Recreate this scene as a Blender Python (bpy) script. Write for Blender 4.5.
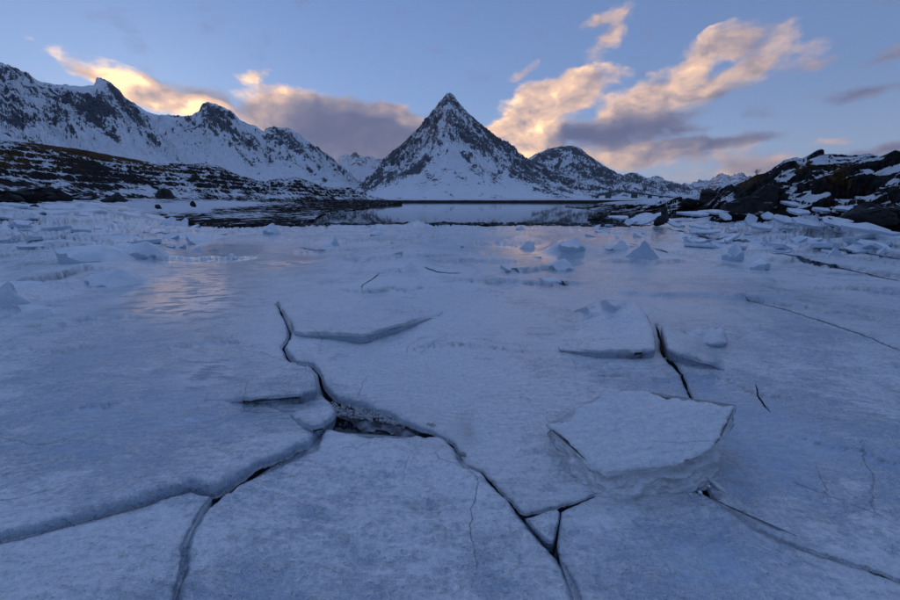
import bpy, bmesh, math, random
import numpy as np
from mathutils import Vector, Matrix, noise as mnoise
from mathutils.geometry import delaunay_2d_cdt

for o in list(bpy.data.objects):
    bpy.data.objects.remove(o)
scene = bpy.context.scene
COL = scene.collection
R = math.radians

# ------------------------------------------------------------------ camera
FOC = 400.0                    # focal length in photograph pixels (900 wide)
CZ = 1.5                       # eye height above the ice
PITCH = math.atan((300 - 201) / FOC)
cam_d = bpy.data.cameras.new('camera')
cam = bpy.data.objects.new('camera', cam_d); COL.objects.link(cam)
cam_d.sensor_width = 36; cam_d.lens = 36 * FOC / 900
cam_d.clip_start = 0.05; cam_d.clip_end = 30000
cam.location = (0, 0, CZ); cam.rotation_euler = (math.pi / 2 - PITCH, 0, 0)
scene.camera = cam
CT, ST = math.cos(PITCH), math.sin(PITCH)

# ------------------------------------------------------------------ light
SUN_EL, SUN_AZ = 6.0, -36.0    # degrees; azimuth from +Y, negative = left
EXPOSURE = 0.92
SKY_K = 0.10
sd = bpy.data.lights.new('sun', 'SUN'); sd.energy = 0.3; sd.angle = R(0.5); sd.color = (1, 0.62, 0.36)
sun = bpy.data.objects.new('sun', sd); COL.objects.link(sun)
to_sun = Vector((math.sin(R(SUN_AZ)) * math.cos(R(SUN_EL)), math.cos(R(SUN_AZ)) * math.cos(R(SUN_EL)), math.sin(R(SUN_EL))))
sun.rotation_euler = to_sun.to_track_quat('Z', 'Y').to_euler()
sun.location = (-300, 400, 300)
scene.view_settings.view_transform = 'Standard'
scene.view_settings.look = 'None'
scene.view_settings.exposure = EXPOSURE
scene.view_settings.gamma = 1.0

def pxdir(u, v):
    """photograph pixel -> world direction"""
    x = u - 450.0; y = FOC * CT + (300.0 - v) * ST; z = -FOC * ST + (300.0 - v) * CT
    return x, y, z
def unproj(u, v, z=0.0):
    x, y, dz = pxdir(np.asarray(u, float), np.asarray(v, float))
    s = (z - CZ) / np.minimum(dz, -1e-3)
    return x * s, y * s
def proj(x, y, z=0.0):
    dz = z - CZ
    d = y * CT - dz * ST
    d = np.maximum(d, 1e-3)
    return 450 + FOC * x / d, 300 - FOC * (y * ST + dz * CT) / d
def az_of(u, v=200.0):
    x, y, z = pxdir(u, v); return math.atan2(x, y)
def azel(u, v):
    x, y, z = pxdir(u, v); return math.atan2(x, y), z / math.hypot(x, y)
def r_of(v):
    return float(np.hypot(*unproj(450, v)))

class NT:
    def __init__(self, nt): self.nt = nt; self.n = nt.nodes; self.l = nt.links
    def add(self, t, **kw):
        nd = self.n.new(t)
        for k, v in kw.items(): setattr(nd, k, v)
        return nd
    def link(self, a, b): self.l.new(a, b)
    def put(self, sock, v):
        if hasattr(v, 'is_output') or isinstance(v, bpy.types.NodeSocket): self.l.new(v, sock)
        else: sock.default_value = v
    def math(self, op, a, b=None, c=None, clamp=False):
        nd = self.add('ShaderNodeMath', operation=op, use_clamp=clamp)
        self.put(nd.inputs[0], a)
        if b is not None: self.put(nd.inputs[1], b)
        if c is not None: self.put(nd.inputs[2], c)
        return nd.outputs[0]
    def vmath(self, op, a, b=None, scale=None):
        nd = self.add('ShaderNodeVectorMath', operation=op)
        self.put(nd.inputs[0], a)
        if b is not None: self.put(nd.inputs[1], b)
        if scale is not None: self.put(nd.inputs['Scale'], scale)
        return nd.outputs[0]
    def noise(self, vec, scale, detail=4, rough=0.5, dist=0.0, col=False):
        nd = self.add('ShaderNodeTexNoise')
        self.put(nd.inputs['Vector'], vec); nd.inputs['Scale'].default_value = scale
        nd.inputs['Detail'].default_value = detail; nd.inputs['Roughness'].default_value = rough
        nd.inputs['Distortion'].default_value = dist
        return nd.outputs['Color' if col else 'Fac']
    def rng(self, v, a, b, c=0.0, d=1.0, smooth=True):
        nd = self.add('ShaderNodeMapRange', interpolation_type='SMOOTHSTEP' if smooth else 'LINEAR')
        self.put(nd.inputs[0], v)
        for i, q in zip((1, 2, 3, 4), (a, b, c, d)): self.put(nd.inputs[i], q)
        return nd.outputs[0]
    def mix(self, f, a, b):
        nd = self.add('ShaderNodeMix', data_type='RGBA')
        self.put(nd.inputs[0], f)
        self.put(nd.inputs[6], a if not isinstance(a, tuple) else (*a, 1) if len(a) == 3 else a)
        self.put(nd.inputs[7], b if not isinstance(b, tuple) else (*b, 1) if len(b) == 3 else b)
        return nd.outputs[2]
    def fmix(self, f, a, b):
        nd = self.add('ShaderNodeMix', data_type='FLOAT')
        self.put(nd.inputs[0], f); self.put(nd.inputs[2], a); self.put(nd.inputs[3], b)
        return nd.outputs[0]
    def mapping(self, vec, scale=(1, 1, 1), rot=(0, 0, 0), loc=(0, 0, 0), typ='POINT'):
        nd = self.add('ShaderNodeMapping', vector_type=typ)
        self.put(nd.inputs['Vector'], vec)
        nd.inputs['Scale'].default_value = scale; nd.inputs['Rotation'].default_value = rot
        nd.inputs['Location'].default_value = loc
        return nd.outputs[0]

# ---- sky: Nishita dusk with clouds laid at their directions
world = bpy.data.worlds.new('World'); scene.world = world; world.use_nodes = True
world.cycles.sampling_method = 'NONE'
W = NT(world.node_tree); W.n.clear()
out = W.add('ShaderNodeOutputWorld'); bg = W.add('ShaderNodeBackground'); bg.inputs['Strength'].default_value = SKY_K
W.link(bg.outputs[0], out.inputs[0])
sky = W.add('ShaderNodeTexSky', sky_type='NISHITA'); sky.sun_disc = False
sky.sun_elevation = R(SUN_EL); sky.sun_rotation = R(SUN_AZ); sky.air_density = 1.0; sky.dust_density = 0.5; sky.ozone_density = 6.0
tc = W.add('ShaderNodeTexCoord').outputs['Generated']
sep = W.add('ShaderNodeSeparateXYZ'); W.link(tc, sep.inputs[0])
# dusk veil over the Nishita sky: brightest low, raised overhead to light the ice
veil = W.add('ShaderNodeValToRGB'); W.link(W.math('MAXIMUM', sep.outputs[2], 0.0), veil.inputs[0])
ve = veil.color_ramp.elements
ve[0].position = 0.0; ve[0].color = (0.235, 0.255, 0.365, 1)
ve[1].position = 1.0; ve[1].color = (0.145, 0.205, 0.365, 1)
for p_, c_ in ((0.10, (0.235, 0.285, 0.420)), (0.22, (0.155, 0.222, 0.375)), (0.42, (0.105, 0.160, 0.305)), (0.60, (0.130, 0.188, 0.345))):
    q = ve.new(p_); q.color = (*c_, 1)
# dusk: the sky fades away from the sunset side towards the far side
away = W.vmath('DOT_PRODUCT', tc, (math.sin(R(SUN_AZ)), math.cos(R(SUN_AZ)), 0.0))
away = away.node.outputs['Value']
veil_k = W.math('MULTIPLY', W.rng(away, -1.0, 0.9, 0.54, 1.0, False), 0.75 / SKY_K)
sky_col = W.vmath('ADD', W.vmath('SCALE', sky.outputs[0], scale=0.30), W.vmath('SCALE', veil.outputs[0], scale=veil_k))
azs = W.math('ARCTAN2', sep.outputs[0], sep.outputs[1])
hyp = W.math('SQRT', W.math('MULTIPLY_ADD', sep.outputs[0], sep.outputs[0], W.math('MULTIPLY', sep.outputs[1], sep.outputs[1])))
tel = W.math('DIVIDE', sep.outputs[2], W.math('MAXIMUM', hyp, 0.02))
cmb = W.add('ShaderNodeCombineXYZ'); W.link(azs, cmb.inputs[0]); W.link(tel, cmb.inputs[1])
P = W.mapping(cmb.outputs[0], scale=(4, 4, 1))
wn = W.vmath('SUBTRACT', W.noise(P, 2.2, 5, 0.55, col=True), (0.5, 0.5, 0.5))
PW = W.vmath('ADD', P, W.vmath('MULTIPLY', wn, (0.30, 0.20, 0.0)))
# (u, v, ru, rv, rotation degrees (positive = up to the right), weight, lit 0..1.5)
CLOUDS = [
    (150, 92, 88, 15, -16, 1.5, 1.35), (182, 102, 60, 10, -14, 1.3, 1.7), (196, 92, 45, 10, -20, 1.0, 0.35), (105, 80, 40, 7, -8, 1.0, 1.1),
    (252, 74, 18, 7, 20, 1.1, 1.0), (276, 98, 34, 16, 0, 1.2, 1.1), (268, 118, 25, 20, 0, 1.2, 1.4), (326, 100, 55, 10, -8, 1.0, 0.9),
    (340, 124, 78, 24, 0, 1.8, 0.0), (300, 116, 48, 18, 0, 1.0, 0.2), (385, 150, 70, 22, 0, 1.6, 0.12), (350, 168, 110, 14, 0, 1.3, 0.35),
    (392, 110, 20, 10, 0, 1.3, 0.8), (410, 124, 15, 7, 0, 1.3, 1.0), (494, 131, 18, 7, -5, 1.5, 0.9),
    (608, 36, 30, 15, 50, 1.3, 0.8), (600, 16, 20, 8, 20, 0.9, 0.7), (524, 70, 14, 5, 30, 0.8, 0.7),
    (572, 90, 46, 18, 5, 1.8, 0.95), (540, 108, 42, 26, 20, 1.9, 1.15), (525, 140, 32, 25, 0, 1.5, 1.35), (612, 134, 78, 15, 3, 1.8, 0.0),
    (648, 102, 60, 17, 14, 1.9, 0.95), (680, 113, 36, 9, 5, 0.9, 0.25), (703, 54, 44, 17, 18, 1.7, 0.9), (765, 40, 40, 22, 35, 1.1, 0.6),
    (742, 72, 62, 11, 14, 1.2, 0.75), (800, 68, 34, 9, 15, 0.9, 0.45), (725, 90, 34, 7, 8, 0.8, 0.3),
    (600, 158, 90, 12, 0, 1.1, 0.9), (680, 156, 90, 13, 0, 1.0, 0.5), (730, 140, 72, 7, 3, 1.3, 0.1), (760, 166, 80, 8, 0, 0.75, 0.5),
    (740, 175, 90, 7, 0, 0.8, 0.6), (885, 57, 42, 12, 12, 1.0, 0.2), (862, 92, 42, 8, 8, 0.95, 0.02), (838, 136, 40, 6, 0, 0.8, 0.5),
    (900, 146, 60, 9, 12, 1.0, 0.1), (1000, 80, 90, 14, 10, 1.0, 0.3), (1080, 150, 140, 14, 0, 1.0, 0.3), (-60, 120, 90, 12, 0, 0.8, 1.0),
]
cov, lit = None, None
for (u, v, ru, rv, rot, w, li) in CLOUDS:
    a0, e0 = azel(u, v); a1, e1 = azel(u + 5, v); a2, e2 = azel(u, v - 5)
    kx = (a1 - a0) / 5; ky = (e2 - e0) / 5
    q = W.mapping(PW, loc=(4 * a0, 4 * e0, 0), rot=(0, 0, R(rot)), scale=(4 * ru * kx * 1.38, 4 * rv * ky * 1.38, 1), typ='TEXTURE')
    g = W.add('ShaderNodeTexGradient', gradient_type='SPHERICAL'); W.link(q, g.inputs[0])
    gg = g.outputs['Fac']
    cov = W.math('MULTIPLY', gg, w) if cov is None else W.math('MULTIPLY_ADD', gg, w, cov)
    lit = W.math('MULTIPLY', gg, w * li) if lit is None else W.math('MULTIPLY_ADD', gg, w * li, lit)
PF = W.mapping(PW, scale=(1.0, 1.5, 1))
f1 = W.noise(PF, 3.4, 8, 0.56)
f2 = W.noise(W.vmath('ADD', PF, (-0.08, 0.09, 0)), 3.4, 5, 0.5)
wide = W.rng(W.noise(tc, 2.2, 4, 0.5), 0.60, 0.80, 0, 0.30)
dens = W.math('ADD', W.math('ADD', cov, wide), W.math('MULTIPLY', W.math('SUBTRACT', f1, 0.5), 2.6))
mask = W.rng(dens, 0.14, 1.15)
relief = W.math('MULTIPLY', W.math('SUBTRACT', f1, f2), 1.25)
litn = W.math('DIVIDE', lit, W.math('MAXIMUM', cov, 0.08))
lf = W.math('ADD', W.math('MULTIPLY', litn, 0.62), W.math('MULTIPLY', relief, W.math('MULTIPLY_ADD', litn, 0.8, 0.25)))
edge = W.math('MULTIPLY', W.math('SUBTRACT', 1.0, W.rng(dens, 0.45, 1.3)), 0.12)
lf = W.math('ADD', lf, edge)
cr = W.add('ShaderNodeValToRGB'); W.link(lf, cr.inputs[0])
e = cr.color_ramp.elements
e[0].position = 0.0; e[0].color = (0.105, 0.120, 0.215, 1)
e[1].position = 1.0; e[1].color = (1.50, 0.98, 0.56, 1)
for p_, c_ in ((0.22, (0.19, 0.185, 0.265)), (0.42, (0.36, 0.29, 0.31)), (0.60, (0.62, 0.44, 0.37)), (0.80, (0.88, 0.58, 0.41))):
    q = e.new(p_); q.color = (*c_, 1)
CLOUD_GAIN = 0.66
ccol = W.vmath('SCALE', cr.outputs[0], scale=CLOUD_GAIN / SKY_K)
above = W.rng(tel, -0.02, 0.01)
W.link(W.mix(W.math('MULTIPLY', W.math('MULTIPLY', mask, above), 0.97), sky_col, ccol), bg.inputs['Color'])

# ------------------------------------------------------------------ helpers
def tag(o, label=None, cat=None, group=None, kind=None):
    if label: o['label'] = label
    if cat: o['category'] = cat
    if group: o['group'] = group
    if kind: o['kind'] = kind
    return o
def obj(name, me, parent=None, mat=None):
    o = bpy.data.objects.new(name, me); COL.objects.link(o)
    if mat and me is not None: me.materials.append(mat)
    if parent: o.parent = parent
    return o
def empty(name, loc):
    o = bpy.data.objects.new(name, None); COL.objects.link(o); o.location = loc; o.empty_display_size = 0.3
    return o
def mesh_np(name, V, F, smooth=True, attrs=None):
    """V (n,3); F list of int arrays (m,3) or (m,4)"""
    me = bpy.data.meshes.new(name)
    V = np.ascontiguousarray(V, dtype=np.float32)
    me.vertices.add(len(V)); me.vertices.foreach_set('co', V.ravel())
    F = [np.asarray(f, dtype=np.int32) for f in F if len(f)]
    loops = np.concatenate([f.ravel() for f in F])
    tot = np.concatenate([np.full(len(f), f.shape[1], dtype=np.int32) for f in F])
    st = np.concatenate([[0], np.cumsum(tot)[:-1]]).astype(np.int32)
    me.loops.add(len(loops)); me.loops.foreach_set('vertex_index', loops)
    me.polygons.add(len(tot)); me.polygons.foreach_set('loop_start', st); me.polygons.foreach_set('loop_total', tot)
    if attrs:
        for k, a in attrs.items():
            at = me.attributes.new(k, 'FLOAT', 'POINT'); at.data.foreach_set('value', np.ascontiguousarray(a, dtype=np.float32).ravel())
    me.update(calc_edges=True); me.validate()
    if smooth: me.polygons.foreach_set('use_smooth', np.ones(len(me.polygons), dtype=bool))
    return me

def _h(ix, iy, s):
    n = (ix.astype(np.int64) * 374761393 + iy.astype(np.int64) * 668265263 + s * 1274126177) & 0xffffffff
    n = ((n ^ (n >> 13)) * 1274126177) & 0xffffffff
    n = (n ^ (n >> 16)) & 0xffffffff
    return n / 4294967295.0
def vn(x, y, s=0):
    x0 = np.floor(x); y0 = np.floor(y); fx = x - x0; fy = y - y0
    fx = fx * fx * fx * (fx * (fx * 6 - 15) + 10); fy = fy * fy * fy * (fy * (fy * 6 - 15) + 10)
    a = _h(x0, y0, s); b = _h(x0 + 1, y0, s); c = _h(x0, y0 + 1, s); d = _h(x0 + 1, y0 + 1, s)
    return (a + (b - a) * fx) * (1 - fy) + (c + (d - c) * fx) * fy
def fbm(x, y, o=5, s=0, g=0.5, ridged=False):
    t = 0.0; a = 1.0; n = 0.0; c, sn = 0.8, 0.6
    for i in range(o):
        q = vn(x, y, s + i * 17)
        if ridged: q = 1 - np.abs(2 * q - 1)
        t = t + a * q; n += a; a *= g
        x, y = (x * c - y * sn) * 2.03 + 11.3, (x * sn + y * c) * 2.03 + 7.7
    return t / n
def cells(x, y, s=0):
    """Worley: returns F1, F2, id hash, dx, dy to the nearest point"""
    x0 = np.floor(x); y0 = np.floor(y)
    f1 = np.full(x.shape, 9.0); f2 = f1.copy(); idh = np.zeros(x.shape); dx1 = idh.copy(); dy1 = idh.copy()
    for i in (-1, 0, 1):
        for j in (-1, 0, 1):
            cx, cy = x0 + i, y0 + j
            px = cx + 0.1 + 0.8 * _h(cx, cy, s); py = cy + 0.1 + 0.8 * _h(cx, cy, s + 5)
            dx, dy = x - px, y - py; d = np.hypot(dx, dy); near = d < f1
            f2 = np.where(near, f1, np.minimum(f2, d)); idh = np.where(near, _h(cx, cy, s + 9), idh)
            dx1 = np.where(near, dx, dx1); dy1 = np.where(near, dy, dy1); f1 = np.where(near, d, f1)
    return f1, f2, idh, dx1, dy1
def sst(x, a, b):
    t = np.clip((x - a) / (b - a), 0, 1); return t * t * (3 - 2 * t)
def gpx(u, v, cu, cv, ru, rv, rot=0.0):
    c, s = math.cos(R(rot)), math.sin(R(rot)); du = u - cu; dv = -(v - cv)
    a = (du * c + dv * s) / ru; b = (-du * s + dv * c) / rv
    return np.exp(-(a * a + b * b))
def gridfaces(n, m):
    i = np.arange(n - 1)[:, None] * m + np.arange(m - 1)[None, :]
    i = i.ravel()
    return np.stack([i, i + 1, i + m + 1, i + m], 1)

# ------------------------------------------------------------------ materials
def new_mat(name):
    m = bpy.data.materials.new(name); m.use_nodes = True
    N = NT(m.node_tree); b = N.n['Principled BSDF']
    return m, N, b
def attr(N, name):
    a = N.add('ShaderNodeAttribute'); a.attribute_name = name; return a.outputs['Fac']
def bump(N, h, strength, dist, prev=None):
    b = N.add('ShaderNodeBump'); b.inputs['Strength'].default_value = strength; b.inputs['Distance'].default_value = dist
    N.link(h, b.inputs['Height'])
    if prev is not None: N.link(prev, b.inputs['Normal'])
    return b.outputs[0]

def make_ice(name, block=False):
    m, N, b = new_mat(name)
    pos = N.add('ShaderNodeNewGeometry').outputs['Position']
    if block: pos = N.add('ShaderNodeTexCoord').outputs['Object']
    big = N.noise(pos, 0.55, 5, 0.6, 0.3)
    mid = N.noise(pos, 3.3, 6, 0.62, 0.2)
    warp = N.vmath('ADD', pos, N.vmath('SCALE', N.noise(pos, 0.45, 3, 0.5, col=True), scale=0.9))
    streak = N.noise(N.mapping(warp, scale=(1.0, 3.4, 1.0), rot=(0, 0, R(-28))), 2.4, 7, 0.66, 0.3)
    streak2 = N.noise(N.mapping(warp, scale=(1.0, 4.5, 1.0), rot=(0, 0, R(-18))), 8.0, 6, 0.68, 0.3)
    fine = N.noise(pos, 60, 4, 0.7)
    grit = N.noise(pos, 17, 5, 0.66, 0.15)
    grit2 = N.noise(pos, 34, 4, 0.62, 0.3)
    frost_sheen = attr(N, 'frost_sheen')
    cover = N.math('MULTIPLY_ADD', big, 0.85, frost_sheen)
    for q_, w_ in ((mid, 0.28), (streak, 0.36), (streak2, 0.26), (grit, 0.18), (grit2, 0.14)): cover = N.math('MULTIPLY_ADD', q_, w_, cover)
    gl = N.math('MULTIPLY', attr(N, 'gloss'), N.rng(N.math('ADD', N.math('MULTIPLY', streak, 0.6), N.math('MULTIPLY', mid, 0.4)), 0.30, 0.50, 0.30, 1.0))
    cv = N.math('SUBTRACT', cover if not block else N.math('ADD', cover, 0.22), N.math('MULTIPLY', gl, 0.12))
    sn = N.rng(cv, 0.86, 1.10)
    icec = N.mix(N.rng(N.math('ADD', N.math('MULTIPLY', mid, 0.5), N.math('MULTIPLY', streak2, 0.5)), 0.38, 0.62), (0.40, 0.53, 0.71), (0.66, 0.76, 0.87))
    snc = N.mix(N.rng(grit, 0.35, 0.65), (0.90, 0.93, 0.96), (0.97, 0.975, 0.985))
    col = N.mix(sn, icec, snc)
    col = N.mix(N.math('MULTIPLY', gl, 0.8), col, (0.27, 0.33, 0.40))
    brn = N.rng(N.noise(pos, 1.7, 5, 0.65), 0.60, 0.76, 0, 0.26)
    col = N.mix(N.math('MULTIPLY', brn, N.math('SUBTRACT', 1.0, N.math('MULTIPLY', sn, 0.7))), col, (0.33, 0.30, 0.30))
    dirt = attr(N, 'dirt')  # also carries the shade line painted along ledge feet
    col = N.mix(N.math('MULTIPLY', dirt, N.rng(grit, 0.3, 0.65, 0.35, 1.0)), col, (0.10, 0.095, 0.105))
    vo = N.add('ShaderNodeTexVoronoi', feature='DISTANCE_TO_EDGE'); vo.inputs['Scale'].default_value = 1.15
    N.link(N.vmath('ADD', warp, N.vmath('SCALE', N.noise(pos, 5.0, 4, 0.6, col=True), scale=0.10)), vo.inputs['Vector'])
    hair = N.math('MULTIPLY', N.rng(vo.outputs['Distance'], 0.0008, 0.006, 1.0, 0.0), N.rng(N.noise(pos, 0.9, 3, 0.5), 0.50, 0.58))
    col = N.mix(N.math('MULTIPLY', hair, 0.55), col, (0.22, 0.29, 0.37))
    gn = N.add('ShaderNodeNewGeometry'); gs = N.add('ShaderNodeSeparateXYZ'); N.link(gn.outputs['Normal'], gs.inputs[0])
    col = N.mix(N.rng(gs.outputs[2], 0.72, 0.965, 0.75 if not block else 0.0, 0.0), col, (0.30, 0.40, 0.53))      # steep broken faces: clear blue ice, with their shade painted in
    speck = N.rng(N.math('ADD', N.math('MULTIPLY', fine, 0.5), N.math('MULTIPLY', grit2, 0.5)), 0.38, 0.58, 0.88, 1.04)
    col = N.vmath('SCALE', col, scale=speck)
    N.link(col, b.inputs['Base Color'])
    rg = N.math('ADD', N.fmix(sn, 0.20, 0.42), N.math('MULTIPLY', N.math('SUBTRACT', fine, 0.5), 0.18))
    rg = N.math('MAXIMUM', N.math('SUBTRACT', rg, N.math('MULTIPLY', gl, 0.30)), 0.14)
    N.link(rg, b.inputs['Roughness'])
    b.inputs['IOR'].default_value = 1.45
    b.inputs['Specular IOR Level'].default_value = 0.9
    rip = N.noise(N.mapping(warp, scale=(1, 2.6, 1), rot=(0, 0, R(-20))), 9, 5, 0.6, 0.5)
    h = N.math('ADD', N.math('MULTIPLY', grit, 0.6), N.math('MULTIPLY', rip, 1.1))
    calm = N.math('SUBTRACT', 1.0, N.math('MULTIPLY', gl, 0.94))
    h = N.math('MULTIPLY', N.math('MULTIPLY', h, N.fmix(sn, 0.5, 1.0)), calm)
    h = N.math('SUBTRACT', h, N.math('MULTIPLY', hair, 0.25))
    h2 = N.math('MULTIPLY', N.math('ADD', fine, N.math('MULTIPLY', grit2, 0.8)), calm)
    n1 = bump(N, h, 1.0, 0.030)
    n2 = bump(N, h2, 1.0, 0.008, n1)
    N.link(n2, b.inputs['Normal'])
    # thin melt-water glaze over the ice, thickest in the smooth patches
    b.inputs['Coat IOR'].default_value = 1.36
    N.link(N.math('ADD', N.fmix(sn, 0.90, 0.50), N.math('MULTIPLY', gl, 0.5), clamp=True), b.inputs['Coat Weight'])
    N.link(N.math('MULTIPLY_ADD', gl, -0.06, 0.21), b.inputs['Coat Roughness'])
    N.link(bump(N, N.math('MULTIPLY', N.math('ADD', rip, N.math('MULTIPLY', grit, 0.5)), calm), 1.0, 0.016), b.inputs['Coat Normal'])
    if block:
        b.inputs['Subsurface Weight'].default_value = 0.35
        b.inputs['Subsurface Radius'].default_value = (0.03, 0.06, 0.08)
        b.inputs['Subsurface Scale'].default_value = 0.5
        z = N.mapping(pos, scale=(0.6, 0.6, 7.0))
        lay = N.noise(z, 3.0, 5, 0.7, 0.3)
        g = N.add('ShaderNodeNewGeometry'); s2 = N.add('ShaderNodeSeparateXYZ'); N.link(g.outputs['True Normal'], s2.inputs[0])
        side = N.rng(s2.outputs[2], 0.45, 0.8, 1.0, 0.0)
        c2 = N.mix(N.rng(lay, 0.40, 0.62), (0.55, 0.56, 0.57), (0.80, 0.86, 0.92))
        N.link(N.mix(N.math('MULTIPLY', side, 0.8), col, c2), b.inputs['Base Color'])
    return m
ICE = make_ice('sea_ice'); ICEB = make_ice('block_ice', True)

def make_shard_ice():
    m, N, b = new_mat('shard_ice')
    pos = N.add('ShaderNodeNewGeometry').outputs['Position']
    n = N.noise(pos, 2.5, 6, 0.65); f = N.noise(pos, 22, 4, 0.6)
    col = N.mix(N.rng(n, 0.38, 0.62), (0.70, 0.76, 0.82), (0.92, 0.93, 0.95))
    N.link(col, b.inputs['Base Color']); b.inputs['Roughness'].default_value = 0.35
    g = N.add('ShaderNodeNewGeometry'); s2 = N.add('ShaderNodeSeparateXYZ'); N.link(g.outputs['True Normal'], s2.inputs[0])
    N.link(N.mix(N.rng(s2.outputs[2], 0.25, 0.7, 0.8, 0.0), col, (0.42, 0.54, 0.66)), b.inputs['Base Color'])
    N.link(bump(N, f, 0.6, 0.03, bump(N, n, 0.5, 0.05)), b.inputs['Normal'])
    return m
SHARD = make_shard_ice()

def make_under():
    m, N, b = new_mat('slush_under_ice')
    pos = N.add('ShaderNodeNewGeometry').outputs['Position']
    n = N.noise(pos, 14, 6, 0.7)
    N.link(N.mix(N.rng(n, 0.38, 0.66), (0.11, 0.115, 0.125), (0.42, 0.44, 0.48)), b.inputs['Base Color'])
    b.inputs['Roughness'].default_value = 0.6
    N.link(bump(N, n, 1.0, 0.04), b.inputs['Normal'])
    return m
UNDER = make_under()

def make_mountain(name, snow=(0.90, 0.91, 0.93), rock=(0.080, 0.085, 0.098), sc=0.06):
    m, N, b = new_mat(name)
    pos = N.add('ShaderNodeNewGeometry').outputs['Position']
    a = attr(N, 'rock')
    n = N.noise(pos, sc, 8, 0.66, 0.4)
    n2 = N.noise(N.mapping(pos, scale=(1, 1, 2.6)), sc * 2.6, 6, 0.65)
    k = N.math('ADD', a, N.math('ADD', N.math('MULTIPLY', N.math('SUBTRACT', n, 0.5), 1.3), N.math('MULTIPLY', N.math('SUBTRACT', n2, 0.5), 1.25)))
    f = N.rng(k, 0.44, 0.60)
    rc = N.mix(N.rng(n2, 0.35, 0.65), tuple(c * 0.6 for c in rock), tuple(c * 1.9 for c in rock))
    sc_ = N.mix(N.rng(n, 0.3, 0.7), tuple(c * 0.92 for c in snow), snow)
    col = N.mix(f, sc_, rc)
    br = attr(N, 'brown')
    col = N.mix(N.math('MULTIPLY', br, 0.6), col, (0.20, 0.15, 0.13))
    N.link(col, b.inputs['Base Color']); b.inputs['Roughness'].default_value = 0.85; b.inputs['Specular IOR Level'].default_value = 0.2
    N.link(bump(N, N.math('ADD', n, n2), 0.6, 0.06 / sc), b.inputs['Normal'])
    return m
MTN = make_mountain('snowy_mountain'); FARM = make_mountain('far_snowy_peaks', (0.80, 0.80, 0.83), (0.13, 0.12, 0.125), 0.012)

def make_land(name, sc):
    """shore land: attributes snow, brown (dry grass), wet (black seaweed)"""
    m, N, b = new_mat(name)
    pos = N.add('ShaderNodeNewGeometry').outputs['Position']
    g = N.add('ShaderNodeNewGeometry'); s2 = N.add('ShaderNodeSeparateXYZ'); N.link(g.outputs['Normal'], s2.inputs[0])
    up = N.rng(s2.outputs[2], 0.45, 0.95, -0.30, 0.12)
    n = N.noise(pos, sc, 7, 0.62, 0.3); n2 = N.noise(pos, sc * 4, 6, 0.7)
    k = N.math('ADD', N.math('ADD', attr(N, 'snow'), up), N.math('ADD', N.math('MULTIPLY', N.math('SUBTRACT', n, 0.5), 1.5), N.math('MULTIPLY', N.math('SUBTRACT', n2, 0.5), 0.7)))
    f = N.rng(k, 0.46, 0.56)
    rock = N.mix(N.rng(n2, 0.35, 0.68), (0.012, 0.012, 0.014), (0.055, 0.052, 0.052))
    grass = N.mix(N.rng(n2, 0.35, 0.65), (0.03, 0.019, 0.010), (0.15, 0.088, 0.045))
    ground = N.mix(N.rng(N.math('ADD', attr(N, 'brown'), N.math('MULTIPLY', N.math('SUBTRACT', n, 0.5), 0.9)), 0.40, 0.62), rock, grass)
    weed = N.mix(N.rng(n2, 0.4, 0.7), (0.004, 0.0035, 0.0035), (0.020, 0.015, 0.012))
    ground = N.mix(attr(N, 'wet'), ground, weed)
    N.link(N.mix(f, ground, (0.84, 0.86, 0.89)), b.inputs['Base Color'])
    b.inputs['Roughness'].default_value = 0.95; b.inputs['Specular IOR Level'].default_value = 0.06
    N.link(bump(N, N.math('ADD', n2, N.math('MULTIPLY', f, 0.5)), 0.9, 0.25 / sc), b.inputs['Normal'])
    return m
LAND_L = make_land('tundra_and_rock', 1.0); LAND_R = make_land('shore_rock', 0.9); LAND_F = make_land('far_shore_ground', 0.06)

def make_rock(name, snowy):
    m, N, b = new_mat(name)
    oc = N.add('ShaderNodeNewGeometry').outputs['Position']
    g = N.add('ShaderNodeNewGeometry'); s2 = N.add('ShaderNodeSeparateXYZ'); N.link(g.outputs['Normal'], s2.inputs[0])
    n = N.noise(oc, 1.3, 6, 0.62); n2 = N.noise(oc, 7, 5, 0.7)
    c = N.mix(N.rng(n2, 0.3, 0.7), (0.009, 0.009, 0.011), (0.050, 0.048, 0.050))
    c = N.mix(N.rng(n, 0.55, 0.7, 0, 0.5), c, (0.07, 0.05, 0.035))
    f = N.rng(N.math('ADD', s2.outputs[2], N.math('MULTIPLY', N.math('SUBTRACT', n, 0.5), 2.0)), snowy, snowy + 0.12)
    N.link(N.mix(f, c, (0.8, 0.82, 0.85)), b.inputs['Base Color']); b.inputs['Roughness'].default_value = 0.7
    N.link(bump(N, N.math('ADD', n, n2), 1.0, 0.30), b.inputs['Normal'])
    return m
ROCK = make_rock('dark_rock', 1.12); ROCKS = make_rock('snow_topped_rock', 0.80)

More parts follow.
